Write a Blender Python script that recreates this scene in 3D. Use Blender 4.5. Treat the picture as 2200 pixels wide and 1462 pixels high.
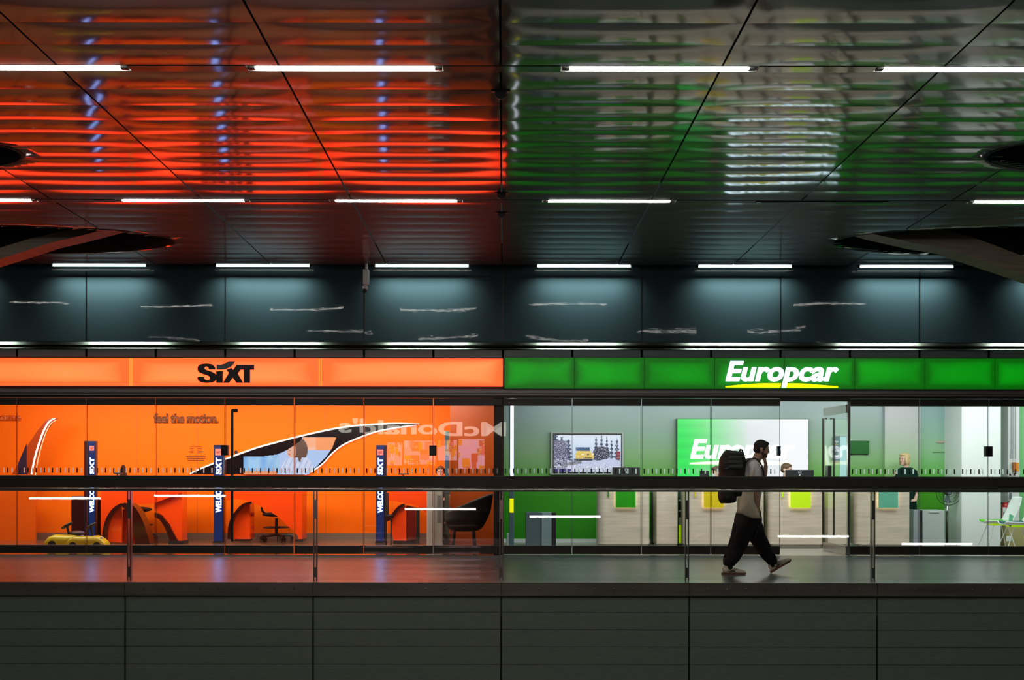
import bpy, bmesh, math, random
from mathutils import Vector, Matrix
from mathutils.geometry import tessellate_polygon
random.seed(7)
R = math.radians
for o in list(bpy.data.objects): bpy.data.objects.remove(o)
SC = bpy.context.scene
COL = SC.collection
# ------------------------------------------------------------------ camera
F, CX, HY, EYE = 2484.0, 1082.0, 1012.0, 1.33      # focal length in px, principal point, eye height
cd = bpy.data.cameras.new('camera'); cam = bpy.data.objects.new('camera', cd); COL.objects.link(cam)
cd.sensor_width = 36; cd.lens = 36 * F / 2200
cd.shift_x = (1100 - CX) / 2200; cd.shift_y = (HY - 731) / 2200
cd.clip_end = 300
cam.location = (0, 0, EYE); cam.rotation_euler = (R(90), R(-0.09), 0)
SC.camera = cam
# ------------------------------------------------------------------ world, exposure
w = bpy.data.worlds.new('world'); SC.world = w; w.use_nodes = True
w.node_tree.nodes['Background'].inputs[0].default_value = (.5, .75, .72, 1)
w.node_tree.nodes['Background'].inputs[1].default_value = .03
SC.view_settings.view_transform = 'Standard'; SC.view_settings.look = 'None'
SC.view_settings.exposure = 0; SC.view_settings.gamma = 1; SC.view_settings.use_curve_mapping = False
SC.cycles.sample_clamp_indirect = 6; SC.cycles.max_bounces = 8; SC.cycles.transparent_max_bounces = 24
DG = 18.2                                            # distance of the shop front
def area(name, loc, rot, sx, sy, power, col=(1, 1, 1), spread=180):
    l = bpy.data.lights.new(name, 'AREA'); l.shape = 'RECTANGLE'; l.size = sx; l.size_y = sy
    l.energy = power; l.color = col; l.spread = R(spread)
    o = bpy.data.objects.new(name, l); COL.objects.link(o); o.location = loc; o.rotation_euler = rot
    return o
# shop ceiling luminaires (orange shop, green shop), aimed down and to the back walls
for x in (-8.2, -5.0, -1.9):
    area('shop_ceiling_lamp', (x, 19.6, 2.78), (R(38), 0, 0), 2.8, .9, 120, (1, .93, .82))
area('shop_ceiling_lamp', (-4.6, 21.0, 2.85), (0, 0, 0), 7.5, 1.4, 60, (1, .93, .82))
for x in (1.8, 4.4, 7.4, 10.2):  # far right lamp is unseen, added to brighten that end of the shop
    area('shop_ceiling_lamp', (x, 18.75, 2.75), (R(42), 0, 0), 2.3, .6, 50, (.9, 1, .95))
area('shop_ceiling_lamp', (4.7, 19.6, 2.85), (0, 0, 0), 8.5, 1.2, 34, (.86, 1, .97))
# ------------------------------------------------------------------ helpers
def lin(c):
    c = c / 255
    return c / 12.92 if c <= .04045 else ((c + .055) / 1.055) ** 2.4
def rgb(r, g, b): return (lin(r), lin(g), lin(b))
def P(px, py, d): return Vector(((px - CX) / F * d, d, EYE - (py - HY) / F * d))
def X(px, d): return (px - CX) / F * d
def Z(py, d): return EYE - (py - HY) / F * d
def mat(name, col, rough=.5, metal=0, emit=None, es=1, spec=.5, bump=None, var=None, coat=0, trans=0):
    m = bpy.data.materials.new(name); m.use_nodes = True; nt = m.node_tree; b = nt.nodes['Principled BSDF']
    b.inputs['Base Color'].default_value = (*col, 1); b.inputs['Roughness'].default_value = rough
    b.inputs['Metallic'].default_value = metal; b.inputs['Specular IOR Level'].default_value = spec
    b.inputs['Coat Weight'].default_value = coat; b.inputs['Coat Roughness'].default_value = .05
    if emit is not None:
        b.inputs['Emission Color'].default_value = (*emit, 1); b.inputs['Emission Strength'].default_value = es
    if bump or var:
        tc = nt.nodes.new('ShaderNodeTexCoord'); mp = nt.nodes.new('ShaderNodeMapping')
        nt.links.new(tc.outputs['Object'], mp.inputs[0])
        nz = nt.nodes.new('ShaderNodeTexNoise'); nt.links.new(mp.outputs[0], nz.inputs[0])
        sc = (bump or var)[0]; mp.inputs['Scale'].default_value = sc if isinstance(sc, tuple) else (sc,) * 3
        nz.inputs['Scale'].default_value = 1; nz.inputs['Detail'].default_value = 5
        if bump:
            bp = nt.nodes.new('ShaderNodeBump'); bp.inputs['Strength'].default_value = bump[1]; bp.inputs['Distance'].default_value = bump[2]
            nt.links.new(nz.outputs[0], bp.inputs['Height']); nt.links.new(bp.outputs[0], b.inputs['Normal'])
        if var:
            cr = nt.nodes.new('ShaderNodeValToRGB'); cr.color_ramp.elements[0].position = .35; cr.color_ramp.elements[1].position = .65
            cr.color_ramp.elements[0].color = (*var[1], 1); cr.color_ramp.elements[1].color = (*col, 1)
            nt.links.new(nz.outputs[0], cr.inputs[0]); nt.links.new(cr.outputs[0], b.inputs['Base Color'])
    return m
class MB:
    def __init__(s): s.bm = bmesh.new()
    def box(s, x0, x1, y0, y1, z0, z1, bev=0):
        vs = [s.bm.verts.new(p) for p in ((x0,y0,z0),(x1,y0,z0),(x1,y1,z0),(x0,y1,z0),(x0,y0,z1),(x1,y0,z1),(x1,y1,z1),(x0,y1,z1))]
        fs = [s.bm.faces.new([vs[i] for i in f]) for f in ((3,2,1,0),(4,5,6,7),(0,1,5,4),(1,2,6,5),(2,3,7,6),(3,0,4,7))]
        if bev:
            es = {e for f in fs for e in f.edges}
            bmesh.ops.bevel(s.bm, geom=list(es), offset=bev, segments=2, affect='EDGES', profile=.5)
        return s
    def prism(s, pts, y0, y1):                       # pts: (x, z) outline, extruded along y
        a = [s.bm.verts.new((x, y0, z)) for x, z in pts]; b = [s.bm.verts.new((x, y1, z)) for x, z in pts]
        n = len(pts)
        for i, j, k in tessellate_polygon([[Vector((x, z, 0)) for x, z in pts]]):
            for q in ((a[i], a[j], a[k]), (b[k], b[j], b[i])):
                try: s.bm.faces.new(q)
                except ValueError: pass
        for i in range(n): s.bm.faces.new([a[i], b[i], b[(i+1) % n], a[(i+1) % n]])
        return s
    def pxprism(s, pts, d, th):                      # outline in photo pixels at distance d, thickness th towards the back
        return s.prism([(X(x, d), Z(y, d)) for x, y in pts], d, d + th)
    def tube(s, pts, rad, n=10, flat=1.0, up=None, cap=True):
        pts = [Vector(p) for p in pts]; k = len(pts)
        rad = rad if isinstance(rad, (list, tuple)) else [rad] * k
        rings = []; prev = None
        for i, p in enumerate(pts):
            t = (pts[min(i+1, k-1)] - pts[max(i-1, 0)]).normalized()
            if prev is None:
                ref = Vector(up) if up else (Vector((0, 1, 0)) if abs(t.y) < .9 else Vector((1, 0, 0)))
            else: ref = prev
            u = (ref - t * ref.dot(t)).normalized(); v = t.cross(u); prev = u
            r = rad[i]; ra, rb = (r if isinstance(r, tuple) else (r, r * flat))
            rings.append([s.bm.verts.new(p + u * (rb * math.cos(a)) + v * (ra * math.sin(a))) for a in [2 * math.pi * j / n for j in range(n)]])
        for i in range(k - 1):
            for j in range(n): s.bm.faces.new([rings[i][j], rings[i][(j+1) % n], rings[i+1][(j+1) % n], rings[i+1][j]])
        if cap: s.bm.faces.new(rings[0][::-1]); s.bm.faces.new(rings[-1])
        return s
    def ball(s, c, r, nu=16, nv=10, rot=None):
        r = r if isinstance(r, tuple) else (r, r, r)
        M = Matrix.Translation(c) @ (rot.to_4x4() if rot else Matrix.Identity(4)) @ Matrix.Diagonal((*r, 1))
        bmesh.ops.create_uvsphere(s.bm, u_segments=nu, v_segments=nv, radius=1, matrix=M)
        return s
    def quad(s, *ps):
        s.bm.faces.new([s.bm.verts.new(p) for p in ps]); return s
    def grid(s, fn, nu, nv, keep=None):
        g = [[s.bm.verts.new(fn(i / nu, j / nv)) for j in range(nv + 1)] for i in range(nu + 1)]
        for i in range(nu):
            for j in range(nv):
                if keep is None or keep(g[i][j], g[i+1][j+1]): s.bm.faces.new([g[i][j], g[i+1][j], g[i+1][j+1], g[i][j+1]])
        return s
    def build(s, name, m, parent=None, smooth=False, recalc=True, loc=None, **kw):
        if recalc: bmesh.ops.recalc_face_normals(s.bm, faces=s.bm.faces)
        if parent is not None: off = Vector(parent['_org']) if '_org' in parent else Vector((0, 0, 0))
        else: off = Vector(loc) if loc is not None else Vector((0, 0, 0))
        if off.length: bmesh.ops.translate(s.bm, verts=s.bm.verts, vec=-off)
        me = bpy.data.meshes.new(name); s.bm.to_mesh(me); s.bm.free()
        return link(name, me, m, parent, smooth, off, **kw)
def link(name, me, m, parent=None, smooth=False, off=Vector((0,0,0)), label=None, cat=None, group=None, kind=None):
    if smooth:
        for p in me.polygons: p.use_smooth = True
    o = bpy.data.objects.new(name, me); COL.objects.link(o)
    if m is not None and not me.materials: me.materials.append(m)
    if parent is not None: o.parent = parent
    else: o.location = off
    o['_org'] = tuple(off)
    if label: o['label'] = label
    if cat: o['category'] = cat
    if group: o['group'] = group
    if kind: o['kind'] = kind
    return o
def thing(name, label, cat, loc=(0, 0, 0), group=None, kind=None):
    o = bpy.data.objects.new(name, None); COL.objects.link(o); o.location = loc; o['_org'] = tuple(loc)
    o.empty_display_size = .1
    if label: o['label'] = label
    if cat: o['category'] = cat
    if group: o['group'] = group
    if kind: o['kind'] = kind
    return o
def dup(root, delta, label=None):
    r = root.copy(); COL.objects.link(r); r.location = root.location + Vector(delta)
    if label: r['label'] = label
    for ch in list(root.children):
        c = ch.copy(); COL.objects.link(c); c.parent = r
        for g in ch.children:
            d = g.copy(); COL.objects.link(d); d.parent = c
    return r
def evalmesh(o):
    dg = bpy.context.evaluated_depsgraph_get(); dg.update()
    return bpy.data.meshes.new_from_object(o.evaluated_get(dg))
def blob(name, mb, m, parent=None, vox=.012, it=6, **kw):   # fuses overlapping shapes into one continuous skin
    off = Vector(parent['_org']) if parent is not None else Vector((0, 0, 0))
    bmesh.ops.recalc_face_normals(mb.bm, faces=mb.bm.faces)
    me = bpy.data.meshes.new(name); mb.bm.to_mesh(me); mb.bm.free()
    t = bpy.data.objects.new('tmp', me); COL.objects.link(t)
    md = t.modifiers.new('r', 'REMESH'); md.mode = 'VOXEL'; md.voxel_size = vox
    sm = t.modifiers.new('s', 'SMOOTH'); sm.iterations = it; sm.factor = .5
    r = evalmesh(t); bpy.data.objects.remove(t)
    for v in r.vertices: v.co -= off
    return link(name, r, m, parent, True, off, **kw)
_tc = {}
def text_mesh(body, offset=0.0, shear=0.0, spacing=1.0):
    c = bpy.data.curves.new('t', 'FONT'); c.body = body; c.offset = offset; c.shear = shear; c.space_character = spacing
    c.extrude = 0; c.resolution_u = 4
    o = bpy.data.objects.new('t', c); COL.objects.link(o); me = evalmesh(o); bpy.data.objects.remove(o)
    xs = [v.co.x for v in me.vertices]; ys = [v.co.y for v in me.vertices]
    a, b, c0, d = min(xs), max(xs), min(ys), max(ys)
    for v in me.vertices: v.co = Vector(((v.co.x - a) / (b - a), (v.co.y - c0) / (d - c0), 0))
    return me
def text(name, body, fn, m, parent=None, th=Vector((0, .01, 0)), offset=0.0, shear=0.0, spacing=1.0, bold=0.0, **kw):
    # fn maps (u, v) in the unit box of the word to a world point; th is the thickness of the letters
    me = text_mesh(body, offset, shear, spacing); bm = bmesh.new(); bm.from_mesh(me)
    if bold:                                         # heavier strokes: the word laid over itself with small shifts
        src = bm.copy(); bm.clear(); asp = max(1.0, len(body) * .55)
        for dx, dy in ((-1, -.5), (-1, .5), (1, -.5), (1, .5), (0, 0)):                  # each copy a hair deeper
            tm = bpy.data.meshes.new('t'); src.to_mesh(tm)
            for v in tm.vertices: v.co.x = (v.co.x + dx * bold / asp) / (1 + 2 * bold / asp) + bold / asp / (1 + 2 * bold / asp) * (1 + 0); v.co.y = (v.co.y + .5 * bold + dy * bold) / (1 + bold)
            for v in tm.vertices: v.co.z = dx * 1.1 + dy * .7
            bm.from_mesh(tm); bpy.data.meshes.remove(tm)
        src.free()
    for v in bm.verts: v.co = fn(v.co.x, v.co.y) + th * (v.co.z * .06)
    g = bmesh.ops.extrude_face_region(bm, geom=bm.faces[:])
    bmesh.ops.translate(bm, verts=[e for e in g['geom'] if isinstance(e, bmesh.types.BMVert)], vec=th)
    mb = MB(); mb.bm.free(); mb.bm = bm
    return mb.build(name, m, parent, **kw)
def flat(px0, px1, py0, py1, d):                     # unit box -> rectangle given in photo pixels (py0 = bottom)
    return lambda u, v: P(px0 + (px1 - px0) * u, py0 + (py1 - py0) * v, d)
def picture(name, fn, nu, nv, colf, es, parent, keep=None, rough=.3):   # self-lit picture painted on a fine grid
    bm = bmesh.new(); lay = bm.verts.layers.float_color.new('c')
    g = []
    for i in range(nu + 1):
        g.append([])
        for j in range(nv + 1):
            v = bm.verts.new(fn(i / nu, j / nv)); v[lay] = (*colf(i / nu, j / nv), 1); g[-1].append(v)
    for i in range(nu):
        for j in range(nv):
            if keep is None or keep((i + .5) / nu, (j + .5) / nv): bm.faces.new([g[i][j], g[i+1][j], g[i+1][j+1], g[i][j+1]])
    bmesh.ops.delete(bm, geom=[v for v in bm.verts if not v.link_faces], context='VERTS')
    m = mat(name + '_image', (.02, .02, .02), rough); nt = m.node_tree
    a = nt.nodes.new('ShaderNodeAttribute'); a.attribute_name = 'c'
    nt.links.new(a.outputs['Color'], nt.nodes['Principled BSDF'].inputs['Emission Color'])
    nt.nodes['Principled BSDF'].inputs['Emission Strength'].default_value = es
    off = Vector(parent['_org']) if parent is not None else Vector((0, 0, 0))
    bmesh.ops.translate(bm, verts=bm.verts, vec=-off)
    me = bpy.data.meshes.new(name); bm.to_mesh(me); bm.free()
    return link(name, me, m, parent, False, off)
# ------------------------------------------------------------------ materials
def frosted():
    m = bpy.data.materials.new('frosted_mark'); m.use_nodes = True; nt = m.node_tree; nt.nodes.clear()
    o = nt.nodes.new('ShaderNodeOutputMaterial'); a = nt.nodes.new('ShaderNodeBsdfTranslucent'); b = nt.nodes.new('ShaderNodeBsdfDiffuse'); x = nt.nodes.new('ShaderNodeMixShader')
    a.inputs[0].default_value = (.9, .95, .97, 1); b.inputs[0].default_value = (.8, .84, .86, 1); x.inputs[0].default_value = .35
    nt.links.new(a.outputs[0], x.inputs[1]); nt.links.new(b.outputs[0], x.inputs[2]); nt.links.new(x.outputs[0], o.inputs[0]); return m
def ceiling_mat():
    m = bpy.data.materials.new('brushed_ceiling_metal'); m.use_nodes = True; nt = m.node_tree; nt.nodes.clear()
    N = nt.nodes.new; L = nt.links.new
    out = N('ShaderNodeOutputMaterial'); tv = N('ShaderNodeCombineXYZ'); tv.inputs[0].default_value = 1
    g1 = N('ShaderNodeBsdfAnisotropic'); g1.inputs['Roughness'].default_value = .08; g1.inputs['Anisotropy'].default_value = .2
    g2 = N('ShaderNodeBsdfAnisotropic'); g2.inputs['Roughness'].default_value = .36; g2.inputs['Anisotropy'].default_value = .55
    df = N('ShaderNodeBsdfDiffuse'); df.inputs[0].default_value = (.07, .07, .068, 1)
    g1.inputs['Color'].default_value = (.47, .45, .44, 1); g2.inputs['Color'].default_value = (.31, .30, .30, 1)
    L(tv.outputs[0], g1.inputs['Tangent']); L(tv.outputs[0], g2.inputs['Tangent'])
    tc = N('ShaderNodeTexCoord'); nz = N('ShaderNodeTexNoise'); mp = N('ShaderNodeMapping'); mp.inputs['Scale'].default_value = (.9, 3.0, 1)
    L(tc.outputs['Object'], mp.inputs[0]); L(mp.outputs[0], nz.inputs[0]); nz.inputs['Scale'].default_value = 1.3; nz.inputs['Detail'].default_value = 2
    bp = N('ShaderNodeBump'); bp.inputs['Strength'].default_value = .16; bp.inputs['Distance'].default_value = .004
    L(nz.outputs[0], bp.inputs['Height']); L(bp.outputs[0], g1.inputs['Normal']); L(bp.outputs[0], g2.inputs['Normal'])
    a = N('ShaderNodeMixShader'); a.inputs[0].default_value = .30; L(g1.outputs[0], a.inputs[1]); L(g2.outputs[0], a.inputs[2])
    b = N('ShaderNodeMixShader'); b.inputs[0].default_value = .25; L(a.outputs[0], b.inputs[1]); L(df.outputs[0], b.inputs[2])
    L(b.outputs[0], out.inputs[0]); return m
def glass_mat(name, tint=(1, 1, 1), base=.05, rough=0.0, k=1.0):
    m = bpy.data.materials.new(name); m.use_nodes = True; nt = m.node_tree; nt.nodes.clear(); N = nt.nodes.new; L = nt.links.new
    out = N('ShaderNodeOutputMaterial'); t = N('ShaderNodeBsdfTransparent'); t.inputs[0].default_value = (*tint, 1)
    g = N('ShaderNodeBsdfGlossy'); g.inputs['Roughness'].default_value = rough; g.inputs[0].default_value = (1, 1, 1, 1)
    fr = N('ShaderNodeFresnel'); fr.inputs[0].default_value = 1.45
    ad = N('ShaderNodeMath'); ad.operation = 'MULTIPLY_ADD'; ad.inputs[1].default_value = k; ad.inputs[2].default_value = base
    L(fr.outputs[0], ad.inputs[0]); mx = N('ShaderNodeMixShader'); L(ad.outputs[0], mx.inputs[0]); L(t.outputs[0], mx.inputs[1]); L(g.outputs[0], mx.inputs[2])
    L(mx.outputs[0], out.inputs[0]); return m
def floor_mat():
    m = mat('walkway_stone', (.12, .13, .13), .24); nt = m.node_tree; N = nt.nodes.new; L = nt.links.new; b = nt.nodes['Principled BSDF']
    tc = N('ShaderNodeTexCoord'); sp = N('ShaderNodeSeparateXYZ'); L(tc.outputs['Object'], sp.inputs[0])
    def mth(op, a, bb, c=None):
        n = N('ShaderNodeMath'); n.operation = op
        for i, v in enumerate((a, bb) + ((c,) if c is not None else ())):
            if isinstance(v, (int, float)): n.inputs[i].default_value = v
            else: L(v, n.inputs[i])
        return n.outputs[0]
    ax = mth('ABSOLUTE', sp.outputs['X'], 0)
    field = mth('MULTIPLY', mth('GREATER_THAN', ax, .55), mth('MULTIPLY', mth('GREATER_THAN', sp.outputs['Y'], 14.52), mth('LESS_THAN', sp.outputs['Y'], 16.95)))
    # joints running to the depth every 0.575 m, and cross joints
    fx = mth('ABSOLUTE', mth('SUBTRACT', mth('FRACT', mth('DIVIDE', mth('ADD', sp.outputs['X'], 57.5 - .003), .575), 0), .5), 0)
    jx = mth('GREATER_THAN', fx, .4945)
    j = mth('MAXIMUM', jx, mth('LESS_THAN', mth('ABSOLUTE', mth('SUBTRACT', sp.outputs['Y'], 14.52), 0), .008))
    j = mth('MAXIMUM', j, mth('LESS_THAN', mth('ABSOLUTE', mth('SUBTRACT', sp.outputs['Y'], 16.2), 0), .006))
    mp = N('ShaderNodeMapping'); mp.inputs['Scale'].default_value = (1.5, 14, 1); L(tc.outputs['Object'], mp.inputs[0])
    nz = N('ShaderNodeTexNoise'); L(mp.outputs[0], nz.inputs[0]); nz.inputs['Scale'].default_value = 2.0; nz.inputs['Detail'].default_value = 6
    c1 = N('ShaderNodeMix'); c1.data_type = 'RGBA'; L(field, c1.inputs[0]); c1.inputs[6].default_value = (.065, .067, .072, 1); c1.inputs[7].default_value = (.15, .155, .155, 1)
    c2 = N('ShaderNodeMix'); c2.data_type = 'RGBA'; c2.blend_type = 'MULTIPLY'; c2.inputs[0].default_value = .25; L(c1.outputs[2], c2.inputs[6]); L(nz.outputs[1], c2.inputs[7])
    c3 = N('ShaderNodeMix'); c3.data_type = 'RGBA'; L(j, c3.inputs[0]); L(c2.outputs[2], c3.inputs[6]); c3.inputs[7].default_value = (.012, .012, .012, 1)
    L(c3.outputs[2], b.inputs['Base Color'])
    rr = mth('MULTIPLY_ADD', nz.outputs[0], .10, .24); L(rr, b.inputs['Roughness'])
    bp = N('ShaderNodeBump'); bp.inputs['Strength'].default_value = .08; bp.inputs['Distance'].default_value = .003; L(nz.outputs[0], bp.inputs['Height']); L(bp.outputs[0], b.inputs['Normal'])
    return m
def lightbox_mat(name, c0, c1, es, sc=(.5, 1, 3)):
    m = mat(name, (.02, .02, .02), .35); nt = m.node_tree; N = nt.nodes.new; L = nt.links.new; b = nt.nodes['Principled BSDF']
    tc = N('ShaderNodeTexCoord'); mp = N('ShaderNodeMapping'); mp.inputs['Scale'].default_value = sc; L(tc.outputs['Object'], mp.inputs[0])
    nz = N('ShaderNodeTexNoise'); L(mp.outputs[0], nz.inputs[0]); nz.inputs['Scale'].default_value = 1.2; nz.inputs['Detail'].default_value = 1
    # the lamps stand along the middle of the box, so its edges glow less
    g = N('ShaderNodeSeparateXYZ'); gen = N('ShaderNodeTexCoord'); L(gen.outputs['Generated'], g.inputs[0])
    def edge(o, p):
        a = N('ShaderNodeMath'); a.operation = 'SUBTRACT'; L(o, a.inputs[0]); a.inputs[1].default_value = .5
        q = N('ShaderNodeMath'); q.operation = 'ABSOLUTE'; L(a.outputs[0], q.inputs[0])
        r = N('ShaderNodeMath'); r.operation = 'MULTIPLY'; L(q.outputs[0], r.inputs[0]); r.inputs[1].default_value = 2
        t = N('ShaderNodeMath'); t.operation = 'POWER'; L(r.outputs[0], t.inputs[0]); t.inputs[1].default_value = p
        return t.outputs[0]
    ez, ex = edge(g.outputs['Z'], 3), edge(g.outputs['X'], 8)
    s = N('ShaderNodeMath'); s.operation = 'MAXIMUM'; L(ez, s.inputs[0]); L(ex, s.inputs[1])
    k = N('ShaderNodeMath'); k.operation = 'SUBTRACT'; L(nz.outputs[0], k.inputs[0]); L(s.outputs[0], k.inputs[1])
    cr = N('ShaderNodeValToRGB'); cr.color_ramp.elements[0].position = 0; cr.color_ramp.elements[1].position = .7
    cr.color_ramp.elements[0].color = (*c0, 1); cr.color_ramp.elements[1].color = (*c1, 1)
    L(k.outputs[0], cr.inputs[0]); L(cr.outputs[0], b.inputs['Emission Color']); b.inputs['Emission Strength'].default_value = es
    return m
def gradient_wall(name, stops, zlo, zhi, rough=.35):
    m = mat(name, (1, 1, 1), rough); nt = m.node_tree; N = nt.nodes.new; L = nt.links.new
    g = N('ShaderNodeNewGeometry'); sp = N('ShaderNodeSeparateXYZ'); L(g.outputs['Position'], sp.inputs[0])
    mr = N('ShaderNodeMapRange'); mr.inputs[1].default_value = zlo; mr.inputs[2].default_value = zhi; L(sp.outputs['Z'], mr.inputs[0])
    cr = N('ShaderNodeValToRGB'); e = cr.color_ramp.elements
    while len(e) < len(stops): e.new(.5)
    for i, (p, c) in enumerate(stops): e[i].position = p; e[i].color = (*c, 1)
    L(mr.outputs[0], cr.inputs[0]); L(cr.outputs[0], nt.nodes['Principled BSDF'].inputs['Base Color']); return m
M = dict(
    ceil=ceiling_mat(), floor=floor_mat(),
    black=mat('black_metal', (.012, .012, .012), .35), rail=mat('dark_bronze_metal', (.035, .030, .026), .38, .3),
    void=mat('dark_void', (.01, .02, .02), .9), ledge=mat('warm_steel_ledge', (.13, .12, .095), .25, .95), steel=mat('brushed_steel', (.48, .46, .42), .22, .95, bump=((2, 2, 60), .2, .002)),
    sill=mat('edge_steel', (.21, .19, .16), .42, .5, var=((1.2, 1, 14), (.15, .135, .115))),
    upper=mat('slate_wall_panel', (.044, .064, .071), .025, 0, bump=((.8, 1, 2.0), .3, .005), spec=.09),
    fascia=mat('grey_fascia', (.20, .225, .185), .5, 0, var=((9, 1, 60), (.17, .195, .16))),
    orange=mat('orange_wall', (.95, .150, .001), .5, spec=.12), shaded_orange=mat('shaded_orange_wall', (.34, .05, .001), .4, spec=.3),  # side wall: its shade is put into a darker orange
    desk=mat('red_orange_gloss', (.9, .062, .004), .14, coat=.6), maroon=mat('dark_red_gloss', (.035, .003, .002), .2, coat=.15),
    inkmat=mat('sign_ink', (.004, .002, .006), .4), grey=mat('grey_swoosh', (.13, .13, .135), .5),
    white=mat('white_paint', (.72, .74, .74), .4), glowwhite=mat('lit_letters', (.5, .5, .5), .4, emit=(.62, .84, 1.0), es=4.4),
    yellowlit=mat('lit_yellow', (.5, .5, 0), .4, emit=(.9, .85, .0), es=2.2),
    tube=mat('fluorescent_tube', (.8, .8, .8), .3, emit=(1, .97, .9), es=46),
    tubecool=mat('cool_fluorescent_tube', (.8, .8, .8), .3, emit=(.74, .98, .95), es=5),
    tray=mat('white_reflector', (.55, .55, .53), .4), glass=glass_mat('shop_glass', (.97, .99, .98), .035), gglass=glass_mat('balustrade_glass', (.96, .98, .97), .03),
    wood=mat('pale_wood', (.72, .58, .49), .45, var=((1.5, 1.5, 22), (.56, .46, .38))),
    beam=mat('glulam_beam', (.20, .15, .10), .55, var=((2, 2, 30), (.14, .105, .07))),
    skin=mat('skin', (.56, .33, .23), .5), skin2=mat('fair_skin', (.58, .36, .27), .5), hair=mat('dark_hair', (.018, .013, .010), .6, bump=((60, 60, 60), .5, .004)),
    blonde=mat('blonde_hair', (.50, .35, .17), .5, bump=((80, 80, 12), .5, .004)), brown=mat('brown_hair', (.09, .045, .02), .6, bump=((60, 60, 60), .5, .004)),
    tee=mat('white_cotton', (.86, .84, .85), .85, bump=((9, 9, 5), .5, .02)), pants=mat('black_cotton', (.010, .009, .010), .85, bump=((9, 9, 6), .6, .03)),
    pack=mat('black_nylon', (.012, .013, .014), .6, bump=((14, 14, 14), .5, .02)), packg=mat('dark_grey_nylon', (.05, .058, .058), .6, bump=((14, 14, 20), .6, .02)),
    canvas=mat('beige_canvas', (.78, .68, .50), .9, bump=((12, 12, 7), .7, .03)), shoe=mat('cream_leather', (.85, .78, .60), .55), sole=mat('gum_sole', (.23, .09, .05), .6),
    dgreen=mat('dark_green_cloth', (.005, .02, .014), .9, spec=.05), navy=mat('navy_panel', (.004, .008, .04), .3, emit=(.012, .05, .28), es=.3), totem=mat('totem_black', (.010, .006, .016), .3, coat=.2),
    lettlit=mat('lit_white_text', (.5, .5, .5), .4, emit=(.20, .34, 1.0), es=6), redicon=mat('lit_red_icon', (.5, .1, .1), .4, emit=(1, .12, .05), es=.9),
    green=mat('green_paint', (.02, .32, .005), .4), lime=mat('lime_panel', (.38, .55, .01), .4, emit=(.4, .65, .0), es=.6), yel=mat('yellow_panel', (.68, .50, .01), .4, emit=(.7, .45, 0), es=.12), teal=mat('teal_panel', (.12, .38, .27), .4, emit=(.1, .4, .28), es=.12),
    led=mat('warm_led', (.9, .8, .6), .4, emit=(1, .78, .45), es=5), greycab=mat('grey_cabinet', (.16, .19, .22), .4), palecab=mat('pale_grey_cabinet', (.42, .46, .46), .4),
    plastic=mat('black_plastic', (.015, .015, .017), .4), red=mat('extinguisher_red', (.45, .01, .01), .3), chrome=mat('chrome', (.5, .5, .5), .2, 1),
    toy=mat('yellow_plastic', (.55, .42, .01), .3), shopfloor=mat('brown_shop_floor', (.16, .075, .035), .12), gfloor=mat('pale_shop_floor', (.38, .33, .29), .25),
    marks=mat('dark_mark', (.02, .02, .02), .6), lmarks=frosted(), fabric=mat('black_felt', (.010, .008, .008), .7),
    beige=mat('beige_unit', (.42, .36, .32), .5))
# ------------------------------------------------------------------ ceiling
H0, SB = 3.341, .00845                               # ceiling height above the eye and its slight fall to the shops
def cz(y): return EYE + H0 - SB * y
W, JX = 1.785, -.03
holes = [(-7.0, 16.1, 2.4, .93), (7.0, 16.1, 2.4, .93), (-7.25, 11.78, 2.3, .85), (7.25, 11.78, 2.3, .85)]
slats = []
y = 18.2
for per in range(4):
    y1 = 18.2 - per * 4.45
    for k in range(10): slats.append((y1 - .15 * (per > 0) - .43 * (k + 1), y1 - .15 * (per > 0) - .43 * k))
mb = MB(); bm = mb.bm; rnd = random.Random(3)
strips = [13.75, 9.30, 4.85]
slats = []
for s0, s1 in ((13.9, 17.9), (9.45, 13.75), (5.0, 9.3), (.55, 4.85)):
    n = 10
    for k in range(n): slats.append((s0 + (s1 - s0) * k / n, s0 + (s1 - s0) * (k + 1) / n))
def inhole(x, y, g=1.0): return any(((x - a) / c) ** 2 + ((y - b) / d) ** 2 < g for a, b, c, d in holes)
for (ya, yb) in slats:
    for k in range(-7, 7):
        xa, xb = JX + k * W + .009, JX + (k + 1) * W - .009
        if abs(ya - 14.76) < .03 and k in (-3, 2): continue
        a0, a1 = .0011 + rnd.random() * .0004, .0052 + rnd.random() * .0008
        tl = rnd.uniform(-.0006, .0006)
        nu, nv = 20, 8; g = []
        for i in range(nu + 1):
            g.append([])
            for j in range(nv + 1):
                u = i / nu * 2 - 1; v = j / nv * 2 - 1
                yy = ya + .002 + (yb - ya - .004) * j / nv; xx = xa + (xb - xa) * i / nu
                for a, b, c, d in holes:                # pull nearby vertices on to the rim of an oval opening
                    q = math.hypot((xx - a) / c, (yy - b) / d)
                    if .93 < q < 1.07: xx = a + (xx - a) / q; yy = b + (yy - b) / q
                z = cz(yy) - (a0 + a1 * (1 - u * u) ** .8) * (1 - v * v) + tl * v
                g[-1].append(bm.verts.new((xx, yy, z)))
        for i in range(nu):
            for j in range(nv):
                c = (g[i][j].co + g[i+1][j+1].co) / 2
                if inhole(c.x, c.y, .99): continue
                bm.faces.new([g[i][j], g[i][j+1], g[i+1][j+1], g[i+1][j]])
bmesh.ops.delete(bm, geom=[v for v in bm.verts if not v.link_faces], context='VERTS')
mb.build('ceiling', M['ceil'], smooth=True, recalc=False, kind='structure')
mb = MB()                                            # dark plenum above the metal ceiling
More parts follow.
